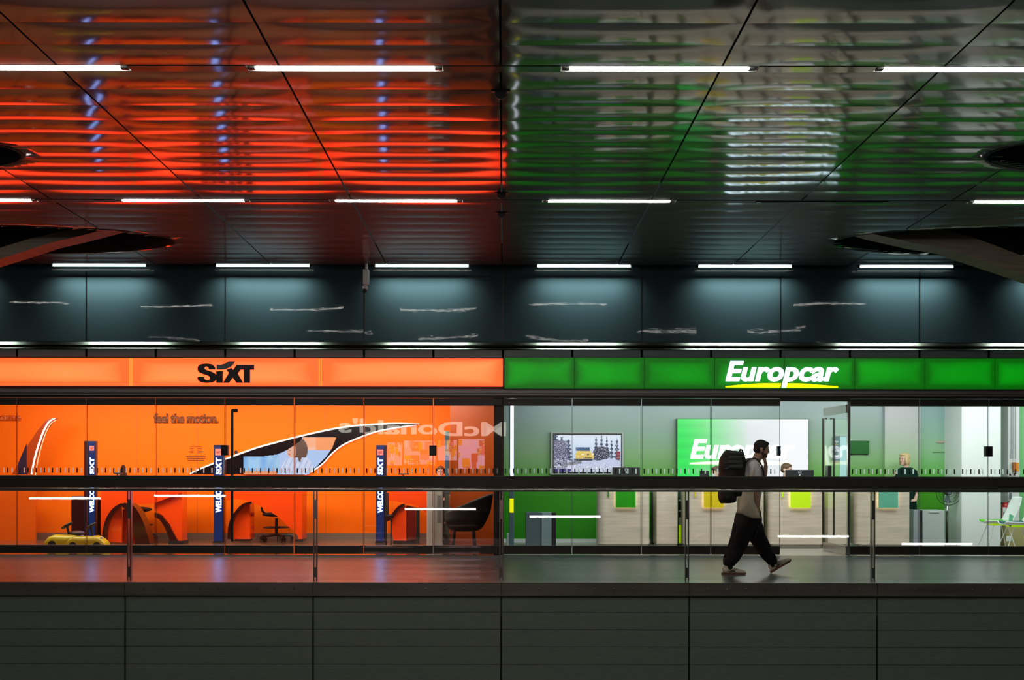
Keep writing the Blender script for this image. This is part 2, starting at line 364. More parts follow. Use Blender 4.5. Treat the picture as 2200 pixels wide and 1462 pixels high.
mb.quad((-14, -10, 5.9), (14, -10, 5.9), (14, 18.3, 5.9), (-14, 18.3, 5.9)); mb.build('ceiling', M['void'], kind='structure')
mb = MB().box(-13, 13, .5, 18.25, 5.0, 5.03)
mb.bm.free()
for n, (a, b, c, d) in enumerate(holes):             # collars of the oval openings
    mb = MB(); seg = 64
    ring = []
    for i in range(seg):
        t = 2 * math.pi * i / seg; ct, st = math.cos(t), math.sin(t)
        ring.append([mb.bm.verts.new((a + (c + e) * ct, b + (d + e) * st, cz(b + d * st) + h)) for e, h in ((0, -.006), (.04, -.006), (.04, .55), (0, .55))])
    for i in range(seg):
        for j in range(4): mb.bm.faces.new([ring[i][j], ring[(i+1) % seg][j], ring[(i+1) % seg][(j+1) % 4], ring[i][(j+1) % 4]])
    mb.build('trim_%d' % (20 + n), M['void'], kind='structure', smooth=True)
# light strips (flat infill bands holding the luminaires) and the luminaires themselves
LX = [-1.29 + 2.545 * k for k in range(-4, 5)]
pos = ['far left end', 'leftmost in view', 'second from left', 'third from left', 'left of the middle', 'right of the middle', 'third from right', 'second from right', 'far right end']
def lamp_row(yc, label, group, dark=(), xs=LX, m='tube'):
    zc = cz(yc); bm = MB(); last = -12.5
    for i, x in enumerate(xs):                       # infill between luminaires
        if x - .80 > last: bm.box(last, x - .80, yc - .068, yc + .068, zc - .004, zc + .03)
        last = x + .80
    bm.box(last, 12.5, yc - .068, yc + .068, zc - .004, zc + .03)
    bm.build('ceiling', M['ceil'], kind='structure')
    for i, x in enumerate(xs):
        t = thing('ceiling_light', label + ', ' + ORD[len(xs)][i], 'ceiling light', (x, yc, zc), group)
        b = MB(); b.box(x - .80, x + .80, yc - .068, yc + .068, zc + .055, zc + .065)
        b.box(x - .80, x + .80, yc - .068, yc - .060, zc, zc + .06); b.box(x - .80, x + .80, yc + .060, yc + .068, zc, zc + .06)
        b.box(x - .80, x - .795, yc - .068, yc + .068, zc, zc + .06); b.box(x + .795, x + .80, yc - .068, yc + .068, zc, zc + .06)
        b.build('tray', M['black' if x in dark else 'tray'], t)
        MB().tube([(x - .72, yc, zc + .016), (x + .72, yc, zc + .016)], .026, 12).build('tube', M['black' if x in dark else m], t, smooth=True)
        for s in (-1, 1): MB().box(x + s * .757 - .03, x + s * .757 + .03, yc - .03, yc + .03, zc - .01, zc + .05, .006).build('end_cap', M['black'], t)
ORD = {9: ['leftmost', 'second from the left', 'third from the left', 'fourth from the left', 'fifth from the left', 'fourth from the right', 'third from the right', 'second from the right', 'rightmost'],
       5: ['cut off by the left edge', 'left of centre', 'just right of centre', 'at the right edge', 'beyond the right edge'],
       7: ['leftmost', 'second from the left', 'third from the left', 'in the middle', 'third from the right', 'second from the right', 'rightmost']}
lamp_row(9.377, 'bright linear light in the nearest visible ceiling row', 'linear lights in the near ceiling row', xs=[LX[k] for k in (3, 4, 5, 6, 7)])
lamp_row(13.825, 'slim linear light in the middle ceiling row', 'linear lights in the middle ceiling row', dark=(LX[6],), xs=[LX[k] for k in range(1, 8)])
lamp_row(4.925, 'linear ceiling light high over the gap, seen only mirrored', 'linear lights mirrored in the balustrade glass', dark=(LX[3], LX[6]))
lamp_row(-3.2, 'linear ceiling light over the viewing side', 'linear lights over the viewing side', xs=[LX[k] for k in range(1, 8)])
# wall washers under the ceiling edge
WX = [-8.82, -6.29, -3.75, -1.275, 1.245, 3.75, 6.26, 8.78]
ordw = ['at the left edge', 'leftmost whole one', 'left of the logo of the orange shop', 'beside the small camera', 'right of the middle joint', 'over the white word on green', 'second from the right', 'cut off by the right edge']
for x, w_ in zip(WX, ordw):
    yl, zl = 17.985, cz(17.9) - .006
    t = thing('wall_light', 'cool tube light over the dark wall, ' + w_, 'wall light', (x, yl, zl), 'tube lights along the top of the dark wall')
    MB().tube([(x - .73, yl, zl), (x + .73, yl, zl)], .014, 10).build('tube', M['tubecool'], t, smooth=True)
    b = MB().box(x - .77, x + .77, yl - .03, yl + .03, zl + .016, zl + .028)
    la = area('lamp', (0, -.055, .03), (R(36), 0, 0), 1.30, .03, 15, (.72, 1, .98), 104); la.parent = t
    b.build('housing', M['black'], t)
    for s in (-1, 1): MB().box(x + s * .745 - .02, x + s * .745 + .02, yl - .016, yl + .016, zl - .016, zl + .02).build('end_cap', M['black'], t)
    MB().box(x - .77, x + .77, yl + .075, yl + .085, zl - .062, zl - .040).build('lower_lip', M['steel'], t)
# ------------------------------------------------------------------ upper wall, trims, shells
JG = -.015; PW = 1.093                               # joint position and pane width of the shop front
ZU = Z(735, DG)
b = MB()
for k in range(-6, 6):
    xa, xb = JG + k * 2 * PW + .012, JG + (k + 1) * 2 * PW - .012
    r1, r2 = rnd.uniform(-.004, .004), rnd.uniform(-.004, .004)
    def fn(u, v, xa=xa, xb=xb, r1=r1, r2=r2):
        z = ZU + (cz(DG) + .02 - ZU) * v
        return Vector((xa + (xb - xa) * u, DG + .0 + r1 * (v - .5) + .0035 * math.sin(math.pi * u) * math.sin(math.pi * v * 1.3 + k) + r2 * (u - .5), z))
    b.grid(fn, 20, 14)
b.build('wall_upper', M['upper'], smooth=True, recalc=False, kind='structure')
MB().box(-13.2, 13.2, DG + .03, DG + .06, ZU - .1, cz(DG) + .4).build('wall_upper', M['black'], kind='structure')
b = MB()                                             # two sloping steel ledges that mirror the wall washers
for za, zb in ((Z(736.5, DG), Z(743, DG)), (Z(744.5, DG), Z(751.5, DG))):
    h = za - zb
    b.quad((-13, DG - .01, za), (13, DG - .01, za), (13, DG - .01 - h * .76, zb), (-13, DG - .01 - h * .76, zb))
b.build('trim_1', M['ledge'], recalc=False, kind='structure')
b = MB()
for k in range(-11, 12): b.box(JG + k * PW + .018, JG + (k + 1) * PW - .018, DG + .0, DG + .02, Z(771, DG), Z(752, DG))
b.build('trim_2', mat('recess_panel', (.14, .17, .175), .4), kind='structure')
MB().box(-13, 13, DG + .02, DG + .03, Z(772, DG), Z(750, DG)).build('trim_3', M['black'], kind='structure')
b = MB().box(-13, 13, DG - .10, DG + .02, Z(846, DG), Z(837, DG)); b.box(-13, 13, DG - .06, DG + .02, Z(851, DG), Z(846, DG))
b.build('trim_4', mat('soffit_metal', (.24, .22, .21), .38, .5), kind='structure')
MB().box(-13, 13, DG - .02, DG + .08, Z(855.5, DG), Z(851, DG)).build('trim_5', M['black'], kind='structure')
MB().box(-13, 13, DG + .02, DG + .2, Z(856, DG), 3.6).build('wall_lintel', M['black'], kind='structure')
# walkway slab, sill and lower fascia
MB().box(-12, 12, 13.72, 18.16, -.4, 0).build('floor', M['floor'], kind='structure')
FD = 13.7
JF, FW = -.028, 2.228
b = MB()
for k in range(-5, 5): b.box(JF + k * FW + .003, JF + (k + 1) * FW - .003, FD - .02, FD + .02, Z(1280, FD), .003)
b.build('trim_6', M['sill'], kind='structure')
MB().box(-12, 12, FD - .035, FD - .012, Z(1281.2, FD), Z(1278.6, FD)).build('trim_7', M['steel'], kind='structure')
b = MB()
for k in range(-5, 5):
    for q in range(9): b.ball((JF + (k + .1 + q * .1) * FW, FD - .022, Z(1266, FD)), .012, 8, 6)
b.build('trim_8', M['sill'], kind='structure')
b = MB()
for k in range(-5, 5):
    z = Z(1284.5, FD)
    hs = [33.0, 37, 37, 37.5, 39, 38, 38, 38, 38]
    for h in hs:
        hh = h / F * FD
        b.box(JF + k * FW + .010, JF + (k + 1) * FW - .010, FD, FD + .02, z - hh + .005, z, .003); z -= hh
b.build('wall_front', M['fascia'], kind='structure')
MB().box(-12, 12, FD + .03, FD + .06, -2.4, -.02).build('wall_front', M['black'], kind='structure')
# ------------------------------------------------------------------ shop interiors: shells
OB, GB = 22.4, 21.4                                  # back walls
XS = JG                                              # party wall between the shops
b = MB().box(-12.2, XS - .1, OB, OB + .1, 0, 2.95); b.build('wall_back', M['orange'], kind='structure')
MB().box(X(967, 20.9), XS - .03, 20.9, 21.0, 0, 2.95).build('wall_right', M['shaded_orange'], kind='structure')  # forward wall, shade painted in by the darker orange
MB().box(X(967, 20.9) + .10, X(967, 20.9) + .12, 21.0, OB, 0, 2.95).build('wall_right', M['orange'], kind='structure')
MB().box(-12.2, -12.1, DG, OB, 0, 2.95).build('wall_left', M['orange'], kind='structure')
MB().box(XS - .14, XS + .02, DG + .05, 21.45, 0, 2.95).build('wall_middle', M['black'], kind='structure')
MB().box(-12.2, XS - .1, 18.22, OB, 2.95, 3.0).build('ceiling', M['white'], kind='structure')
MB().box(XS, 12, 18.22, 23, 2.95, 3.0).build('ceiling', M['white'], kind='structure')
MB().box(-12.2, XS - .05, 18.16, OB, -.3, 0).build('floor', M['shopfloor'], kind='structure')
MB().box(XS - .05, 12, 18.16, 23, -.3, 0).build('floor', M['gfloor'], kind='structure')
MB().box(-12.1, X(967, 20.9) - .02, OB - .02, OB, 0, Z(1146, OB)).build('baseboard_back', mat('metal_skirting', (.35, .27, .2), .3, .6), kind='structure')
# vertical seams of the orange wall
b = MB()
for px in (293, 424, 622, 700, 843): b.box(X(px, OB) - .004, X(px, OB) + .004, OB - .003, OB, Z(1146, OB), 2.95)
b.build('trim_9', mat('wall_seam', (.5, .07, .001), .5), kind='structure')
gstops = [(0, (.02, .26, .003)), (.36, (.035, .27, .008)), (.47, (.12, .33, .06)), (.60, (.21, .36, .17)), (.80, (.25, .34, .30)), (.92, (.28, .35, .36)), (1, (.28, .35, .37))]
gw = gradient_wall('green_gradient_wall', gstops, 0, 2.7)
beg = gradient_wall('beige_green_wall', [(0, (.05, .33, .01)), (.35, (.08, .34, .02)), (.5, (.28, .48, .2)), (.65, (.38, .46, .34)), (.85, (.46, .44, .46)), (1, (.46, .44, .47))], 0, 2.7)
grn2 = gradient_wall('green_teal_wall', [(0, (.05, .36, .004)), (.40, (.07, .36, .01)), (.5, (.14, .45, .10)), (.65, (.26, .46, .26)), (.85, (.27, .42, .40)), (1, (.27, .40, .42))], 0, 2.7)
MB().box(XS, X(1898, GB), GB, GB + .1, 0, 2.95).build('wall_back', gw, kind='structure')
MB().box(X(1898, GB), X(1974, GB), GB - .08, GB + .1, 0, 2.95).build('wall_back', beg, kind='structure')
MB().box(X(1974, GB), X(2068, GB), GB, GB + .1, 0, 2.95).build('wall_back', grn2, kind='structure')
MB().box(X(2066, 20.6), X(2150, 20.6), 20.6, 21.5, 0, 2.95).build('wall_column', M['white'], kind='structure')
MB().box(X(2148, 21.3), 11.9, 21.3, 21.5, 0, 2.95).build('wall_back', mat('pale_green_wall', (.22, .62, .24), .5), kind='structure')
MB().box(X(2166, 21.0), X(2190, 21.0), 21.0, 21.3, 0, 2.95).build('wall_pillar', M['white'], kind='structure')
b = MB().box(XS + .02, X(1898, GB), GB - .02, GB, 0, .07); b.box(X(1974, GB), X(2068, GB), GB - .02, GB, 0, .07)
b.build('baseboard_back', M['white'], kind='structure')
# ------------------------------------------------------------------ shop front: glazed modules
def mark_bars(x0, x1, light, d):
    b = MB(); z0, z1 = Z(1018, DG), Z(1007, DG); n = 8; s = (x1 - x0) / (n + .5)
    for i in range(n):
        x = x0 + s * (i + .35 + (.5 if light else 0)); b.box(x - .010, x + .010, d, d + .002, z0, z1)
    return b
tilt = {-3: .0024, -2: .0012, -4: .003, 1: -.001}
n_w = 0
for k in range(-9, 9):
    x0, x1 = JG + k * PW, JG + (k + 1) * PW
    isdoor = k in (-4, -2, 4)
    z0, z1 = Z(1193, DG), Z(856, DG)
    if k == 4:                                       # open doorway of the green shop, its leaf swung inwards
        hx = x1 - .03
        t = thing('door_1', None, None, (hx, DG + .02, 0), kind='structure')
        th = R(86); wdt = 1.03; dv = Vector((-math.cos(th), math.sin(th), 0))
        def leaf(u, v, o=0): p = Vector((hx, DG + .02, 0)) + dv * u; p.z = v; return p + Vector((math.sin(th), math.cos(th), 0)) * o
        def lbox(u0, u1, v0, v1, w0, w1):
            q = MB(); vs = [q.bm.verts.new(leaf(u, v, w)) for v in (v0, v1) for u, w in ((u0, w0), (u1, w0), (u1, w1), (u0, w1))]
            for f in ((3,2,1,0),(4,5,6,7),(0,1,5,4),(1,2,6,5),(2,3,7,6),(3,0,4,7)): q.bm.faces.new([vs[i] for i in f])
            return q
        lbox(0, wdt, .14, 2.32, -.005, .005).build('glass', glass_mat('coated_door_glass', (.97, .99, .98), .03, 0, .12), t)
        lbox(0, wdt, .012, .15, -.03, .03).build('bottom_rail', M['steel'], t)
        lbox(0, wdt, 2.25, 2.38, -.03, .03).build('top_rail', M['steel'], t)
        for s in (-1, 1):
            p = [leaf(.86, .25, s * .03), leaf(.86, .25, s * .09), leaf(.86, 2.2, s * .09), leaf(.86, 2.2, s * .03)]
            MB().tube(p, .018, 8).build('handle', M['rail'], t, smooth=False)
        lbox(.80, .92, 1.18, 1.42, -.03, .03).build('lock', M['black'], t)
        MB().box(x0, x1, DG - .01, DG + .06, Z(862, DG), Z(856, DG)).build('trim_10', M['black'], kind='structure')
        MB().box(x1 - .035, x1, DG - .0, DG + .05, 0, Z(862, DG)).build('trim_11', M['steel'], kind='structure')
        continue
    n_w += 1
    nm = ('door_%d' % (2 if k == -4 else 3)) if isdoor else 'window_%d' % n_w
    t = thing(nm, None, None, ((x0 + x1) / 2, DG, 0), kind='structure')
    g = .006
    b = MB(); zg0, zg1 = Z(1173, DG), Z(872, DG); a = tilt.get(k, 0)
    zc = (zg0 + zg1) / 2
    b.quad((x0 + g, DG + .02 - a * (zg0 - zc), zg0), (x1 - g, DG + .02 - a * (zg0 - zc), zg0), (x1 - g, DG + .02 - a * (zg1 - zc), zg1), (x0 + g, DG + .02 - a * (zg1 - zc), zg1))
    b.build('glass', M['glass'], t, recalc=False)
    MB().box(x0 + g, x1 - g, DG - .01, DG + .05, z0 + .012, zg0, .004).build('bottom_rail', M['rail'], t)
    MB().box(x0 + g, x1 - g, DG - .01, DG + .05, zg1, Z(857, DG), .004).build('top_rail', M['rail'], t)
    edge = MB()
    for xx in (x0 + g, x1 - g - .006): edge.box(xx, xx + .006, DG + .012, DG + .024, zg0, zg1)
    edge.build('glass_edge', mat('glass_edge', (.10, .16, .15), .3) if k >= 0 else mat('orange_lit_edge', (.25, .04, .01), .3), t)
    mark_bars(x0, x1, False, DG + .012).build('marking', M['marks'], t)
    mark_bars(x0, x1, True, DG + .030).build('marking', M['lmarks'], t)
    if k in (-4,):
        zz0, zz1 = Z(1166, 18.05), Z(880, 18.05); xh = X(497, 18.05)
        MB().tube([(xh, DG, zz0 + .02), (xh, DG - .09, zz0 + .02), (xh, DG - .10, zz0 + .06), (xh, DG - .10, zz1 - .06), (xh, DG - .09, zz1 - .02), (xh, DG, zz1 - .02)], .022, 10).build('handle', M['black'], t, smooth=True)
        MB().box(xh - .02, xh + .07, DG - .04, DG + .01, zz1 - .05, zz1 + .01, .01).build('handle_mount', M['black'], t)
        b = MB(); b.box(x0 - .004, x1 + .004, DG - .012, DG - .008, Z(852.5, DG), Z(850.5, DG)); b.box(x1 - .008, x1 + .004, DG - .012, DG - .008, Z(1193, DG), Z(851, DG)); b.box(x0, x0 + .006, DG - .012, DG - .008, Z(1193, DG), Z(1175, DG))
        b.build('seal', mat('orange_seal', (.7, .12, .02), .4, emit=(1, .15, .01), es=.25), t)
for px, nm in ((483, 'door'), (930, 'door'), (2123.5, 'pane')):
    MB().box(X(px - 7.5, DG), X(px + 7.5, DG), DG - .035, DG + .06, Z(980, DG), Z(958, DG), .004).build('door_lock', M['black'], label={483: 'black lock plate beside the tall door handle of the orange shop', 930: 'black lock plate on a glass joint of the orange shop', 2123.5: 'black lock plate on the glass near the white column'}[px], cat='lock', group='black lock plates on the glass front')
MB().box(X(1669, DG), X(1676.5, DG), DG - .035, DG + .06, Z(979, DG), Z(958, DG), .004).build('door_lock', mat('blue_black', (.01, .02, .05), .3), label='dark blue lock plate at the open doorway beside the walking man', cat='lock', group='black lock plates on the glass front')
# ------------------------------------------------------------------ illuminated signs
SD = 18.05
t = thing('illuminated_sign', 'long glowing orange light box sign with black SIXT lettering', 'sign', (X(540, SD), SD, Z(802, SD)))
lo = lightbox_mat('orange_lightbox', (4.4, .165, .028), (5.6, .35, .09), 1.0, (.35, 1, 1.2))
es_ = [-12.6, X(-125, SD), X(281, SD), X(687.5, SD), X(1080.5, SD)]
for a, c in zip(es_[:-1], es_[1:]):
    MB().box(a + .006, c - .006, SD, SD + .10, Z(831, SD), Z(771, SD)).build('light_panel', lo, t)
b = MB().box(-12.6, es_[-1] + .01, SD - .004, SD + .13, Z(771, SD), Z(768.3, SD)); b.box(-12.6, es_[-1] + .01, SD - .004, SD + .13, Z(834, SD), Z(831, SD)); b.box(es_[-1] - .004, es_[-1] + .016, SD - .004, SD + .13, Z(834, SD), Z(768.3, SD))
b.build('frame', mat('dark_red_frame', (.12, .01, .005), .4), t)
aj = mat('amber_joint', (.5, .3, .02), .4, emit=(1, .42, .04), es=.9)
for x in es_[1:-1]:
    MB().box(x - .022, x - .010, SD - .003, SD + .02, Z(831, SD), Z(771, SD)).box(x + .010, x + .022, SD - .003, SD + .02, Z(831, SD), Z(771, SD)).build('joint_strip', aj, t)
def zpoly(pts): return [(400 + x / 6.875, 740 + y / 6.875) for x, y in pts]
S_ = [(425,380),(335,382),(322,350),(290,335),(268,350),(270,372),(300,388),(370,410),(425,440),(447,475),(445,520),(425,550),(380,572),(290,580),(215,570),(175,545),(163,515),(163,490),(258,490),(268,520),(295,540),(330,540),(348,518),(344,490),(320,474),(250,450),(190,425),(165,390),(165,345),(190,312),(235,297),(300,292),(370,300),(408,325),(425,355)]
I_ = [(440,405),(537,400),(537,577),(440,577)]
XT = [(590,385),(665,355),(690,385),(740,312),(1000,312),(1000,383),(940,383),(940,577),(847,577),(847,383),(800,383),(758,437),(838,577),(740,577),(683,500),(630,577),(540,577),(628,430)]
SW = [(445,310),(500,312),(560,295),(600,270),(630,254),(718,254),(690,310),(640,350),(580,375),(510,382),(445,382)]
b = MB()
for q in (S_, I_, XT): b.pxprism(zpoly(q), SD - .02, .02)
b.build('lettering', M['inkmat'], t)
MB().pxprism(zpoly(SW), SD - .021, .02).build('swoosh', M['grey'], t)
t = thing('illuminated_sign', 'long glowing green light box sign with white Europcar lettering and yellow underline', 'sign', (X(1640, SD), SD, Z(802, SD)))
lg = lightbox_mat('green_lightbox', (.0, .12, .0), (.0, .34, .004), 1.0, (.8, 1, 1.5))
x = X(1083, SD); st = 1.0945
for k in range(9):
    MB().box(x + .005, x + st - .005, SD, SD + .10, Z(835, SD), Z(769, SD)).build('light_panel', lg, t); x += st
MB().box(X(1083.2, SD), x, SD + .01, SD + .13, Z(837, SD), Z(767.5, SD)).build('housing', mat('green_housing', (.01, .05, .01), .4), t)
text('lettering', 'Europcar', flat(1559, 1802, 832, 775.3, SD - .02), M['glowwhite'], t, Vector((0, .02, 0)), offset=.028, shear=.22)
def zp5(pts): return [(1500 + x / 6.11, 740 + y / 6.11) for x, y in pts]
b = MB().pxprism(zp5([(360,562),(360,549),(600,522),(850,508),(1088,508),(1076,563)]), SD - .02, .02)
b.pxprism(zp5([(1162,508),(1250,508),(1450,515),(1835,549),(1835,563),(1155,563)]), SD - .02, .02)
b.build('underline', M['yellowlit'], t)
# ------------------------------------------------------------------ balustrade
BD = 13.87
t = thing('balustrade', 'glass balustrade with steel posts under a thick dark handrail', 'balustrade', (0, BD, 0))
MB().box(-11.2, 11.2, BD - .07, BD + .07, Z(1050, BD - .07), Z(1023.5, BD - .07), .008).build('handrail', mat('handrail_dark', (.030, .026, .021), .45, bump=((3, 3, 60), .2, .002)), t)
rt = MB().tube([(-11.2, BD - .075, Z(1053.5, BD - .07)), (11.2, BD - .075, Z(1053.5, BD - .07))], .019, 12).build('steel_tube', M['steel'], t, smooth=True)
for k in range(-5, 6):
    x = JF + k * FW
    b = MB()
    for s in (-1, 1): b.box(x + s * .017 - .006, x + s * .017 + .006, BD - .03, BD + .03, 0, Z(1054, BD))
    b.box(x - .012, x + .012, BD - .025, BD + .025, .05, .17); b.box(x - .012, x + .012, BD - .025, BD + .025, .75, .98)
    b.build('post', M['steel'], t)
targets = {-5: None, -4: (132 - 0, 1073), -3: (397, 1067)}
tg = {-3: (132, 1073), -2: (397, 1067), -1: (930, 1095), 0: (1195, 1111), 1: (1762, 1152), 2: (2023, 1168)}
for k in range(-5, 5):
    x0, x1 = JF + k * FW + .02, JF + (k + 1) * FW - .02; z0, z1 = .03, Z(1058, BD)
    c = Vector(((x0 + x1) / 2, BD, (z0 + z1) / 2))
    px, py = tg.get(k, (None, 1100))
    if px is None: px = CX + c.x / BD * F
    Pg = P(px, py, BD)
    lam = min(LX, key=lambda v: abs(v - (px - CX) / F * (2 * BD - 4.925))); Lp = Vector((lam, 4.925, cz(4.925)))
    n = ((Lp - Pg).normalized() + (Vector((0, 0, EYE)) - Pg).normalized()).normalized()
    # pane leans a few degrees between its posts
    def pl(x, z): return Vector((x, Pg.y - (n.x * (x - Pg.x) * .0 + n.z * (z - Pg.z)) / n.y, z))
    b = MB().quad(pl(x0, z0), pl(x1, z0), pl(x1, z1), pl(x0, z1)); b.build('glass_panel', M['gglass'], t, recalc=False)
# ------------------------------------------------------------------ camera on the wall, ceiling brackets
d = 17.75
t = thing('security_camera', 'small white security camera on a white arm below the ceiling edge', 'camera', (X(785, d), d, Z(600, d)))
MB().box(X(779, d), X(791, d), d, d + .12, Z(611, d), Z(579, d), .004).build('arm', M['white'], t)
MB().ball(P(784, 619, d - .03), .045, 14, 10).build('dome', M['white'], t, smooth=True)
MB().tube([P(783, 625, d - .02), P(783, 626, d - .10)], .032, 12).build('lens', M['black'], t, smooth=True)
MB().tube([P(786, 579, d + .05), (X(786, d), d + .05, cz(d) - .005)], .02, 8).build('conduit', M['white'], t)
for yb, sz, w_ in ((9.9, .05, 'nearest to the viewer'), (13.42, .05, 'just before the middle light row'), (14.4, .045, 'behind the middle light row')):
    b = MB(); zc = cz(yb); pts = [(-.1, 0), (.1, 0)]; pts = [(JX + sz * math.cos(a), zc - sz * .5 - sz * math.sin(a)) for a in [math.pi * i / 12 for i in range(13)]]
    b.prism([(JX + sz, zc + .01)] + pts + [(JX - sz, zc + .01)], yb, yb + .012)
    b.box(JX - sz * 1.6, JX + sz * 1.6, yb - .02, yb + .03, zc - .012, zc - .004)
    b.build('ceiling_bracket', M['black'], label='small round black bracket on the central ceiling joint, ' + w_, cat='bracket', group='black brackets on the central ceiling joint', loc=(JX, yb, zc))
# ------------------------------------------------------------------ wooden beams through the oval openings
def beam(pts_lo, pts_hi, d, lab):
    b = MB(); n = len(pts_lo)
    b.pxprism(pts_lo + pts_hi[::-1], d, .38)
    b.build('curved_beam', M['beam'], label=lab, cat='beam', group='curved wooden roof beams')
beam([(-160, 612), (-80, 583), (0, 558), (45, 544), (106, 524), (170, 509), (235, 492), (300, 470)], [(-160, 580), (-80, 556), (0, 534), (59, 516), (118, 501.5), (165, 491), (210, 478), (250, 462)], 15.9, 'brown curved wooden beam rising into the left oval ceiling opening')
beam([(2420, 668), (2300, 625), (2193, 587), (2075, 548), (2036, 534), (1966, 522), (1877, 502), (1830, 488)], [(2420, 628), (2300, 590), (2200, 550), (2132, 524), (2086, 507), (2018, 490), (1960, 478), (1900, 466)], 15.9, 'brown curved wooden beam rising into the right oval ceiling opening')
def soft(pts, k=5):                                  # rounds an open outline (Catmull-Rom)
    out = []
    for i in range(len(pts) - 1):
        a, b_, c, d_ = pts[max(i-1, 0)], pts[i], pts[i+1], pts[min(i+2, len(pts)-1)]
        for j in range(k):
            t_ = j / k; out.append(tuple(.5 * (2*b_[q] + (c[q]-a[q])*t_ + (2*a[q]-5*b_[q]+4*c[q]-d_[q])*t_**2 + (3*b_[q]-a[q]-3*c[q]+d_[q])*t_**3) for q in (0, 1)))
    return out + [pts[-1]]
# ------------------------------------------------------------------ orange shop: wall graphics
t = thing('wall_picture', 'black swoosh wall graphic edged in white around a picture of a woman at a laptop', 'wall picture', (X(650, OB), OB, Z(970, OB)))
top = [(408,1019.5),(445,1003),(482,989),(546,965.6),(590,953),(632,942),(687,929),(738.5,919),(788,914),(849,911.3),(901,913)]
low = [(854,918),(812,926),(775,938.5),(738.5,954.5),(714,973),(694,995),(672,1011),(655,1019.5)]
top = soft(top, 4); low = soft(low, 4)
def off(pts, dy): return [(x, y + dy) for x, y in pts]
MB().pxprism(top + low, OB - .03, .025).build('swoosh', mat('black_gloss', (.006, .004, .006), .15), t)
def strip(pts, wd, d, th):
    b = MB()
    b.pxprism(pts + [(x + (0 if i else 0), y + wd[i]) for i, (x, y) in reversed(list(enumerate(pts)))], d, th); return b
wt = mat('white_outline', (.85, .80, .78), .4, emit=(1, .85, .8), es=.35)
b = strip(off(top, -2.2), [3.6] * (len(top) - 6) + [3.2, 2.8, 2.4, 2, 1.6, 1.2], OB - .034, .03); b.build('outline', wt, t)
b = MB(); lw = [(901, 913)] + low
b.pxprism(lw + [(x + .8, y + 3) for x, y in reversed(lw)][:-1], OB - .034, .03); b.build('outline', wt, t)
scr = [(523,982),(558.6,983),(595.5,978),(617.6,968),(645,949),(650,941),(722.5,941),(714,963),(699,985),(679,1005),(662,1021),(523,1021)]
def inside(x, y, pts):
    c = False; n = len(pts)
    for i in range(n):
        x1, y1 = pts[i]; x2, y2 = pts[i - 1]
        if (y1 > y) != (y2 > y) and x < (x2 - x1) * (y - y1) / (y2 - y1) + x1: c = not c
    return c
def womancol(u, v):
    x, y = 523 + 200 * u, 1021 - 80 * v
    n = .5 + .5 * math.sin(x * .23) * math.sin(x * .071 + y * .05)
    c = [.16 + .22 * n, .42 + .2 * n, .85]
    if x > 600: c = [.42, .58, .92]
    if x > 650 and y < 968:
        c = [1.0, .32, .10] if x > 678 or x < 655 else [1.0, .5, .36]
        if 655 < x < 678 and y < 962: c = [1.0, .42, .22]
    if 534 < x < 553 and 990 < y < 1008: c = [.35, .62, .95]                      # laptop lid
    if y > 1013 and x < 596: c = [.95, .32, .12]
    # hair, face, shirt
    if ((x - 642) / 19) ** 2 + ((y - 968) / 26) ** 2 < 1 or (646 < x < 657 and 965 < y < 998 + 4 * math.sin(x)) : c = [.10, .03, .012]
    if ((x - 627) / 10.5) ** 2 + ((y - 971) / 14.5) ** 2 < 1 and x < 636: c = [.80, .42, .30]
    if ((x - 623) / 1.6) ** 2 + ((y - 969) / 1.2) ** 2 < 1: c = [.05, .03, .03]
    if 619 < x < 624 and 976.5 < y < 978.5: c = [.6, .1, .1]
    if inside(x, y, [(628,984),(640,984),(644,1000),(648,984),(662,984),(672,1000),(676,1021),(600,1021),(606,1000),(616,986)]): c = [.62, .70, .92] if (int(x * .45 + y * .2) % 5) else [.40, .48, .75]
    return c
picture('screen', lambda u, v: P(523 + 200 * u, 1021 - 80 * v, OB - .045), 150, 60, womancol, .95, t, keep=lambda u, v: inside(523 + 200 * u, 1021 - 80 * v, scr))
brn = mat('brown_lettering', (.20, .06, .02), .25)
text('wall_lettering', 'feel the motion.', flat(330, 469, 911, 889.5, OB - .02), brn, offset=.015, bold=.045, spacing=.94, label='brown words "feel the motion." on the orange back wall', cat='lettering')
text('wall_lettering', 'home', flat(-12, 45, 907, 889, OB - .02), mat('faint_lettering', (.62, .085, .004), .3), offset=.01, bold=.06, label='faint word on the orange wall at the far left edge', cat='lettering')
b = MB(); rr = random.Random(5)
for i, y in enumerate([960.5, 965, 968, 971, 974]):
    b.box(X(408, OB), X(416 + (14 if i == 0 else 0), OB), OB - .01, OB - .004, Z(y + .8, OB), Z(y, OB)); b.box(X(424, OB), X(434, OB), OB - .01, OB - .004, Z(y + .8, OB), Z(y, OB))
for i, (y, a, c) in enumerate([(981, 400, 442), (985.5, 402, 441), (990, 403, 439)]):
    x = a
    while x < c:
        l = rr.uniform(2, 6); b.box(X(x, OB), X(min(x + l, c), OB), OB - .01, OB - .004, Z(y + 1.8, OB), Z(y - .2, OB)); x += l + .9
b.build('wall_notice', brn, label='small printed lines on the orange wall right of the nearest totem', cat='notice')
MB().tube([P(507, 973, OB), P(507, 973, OB - .03)], .033, 16).build('door_stop', M['black'], label='small round black disc on the orange wall beside the door handle', cat='door stop')
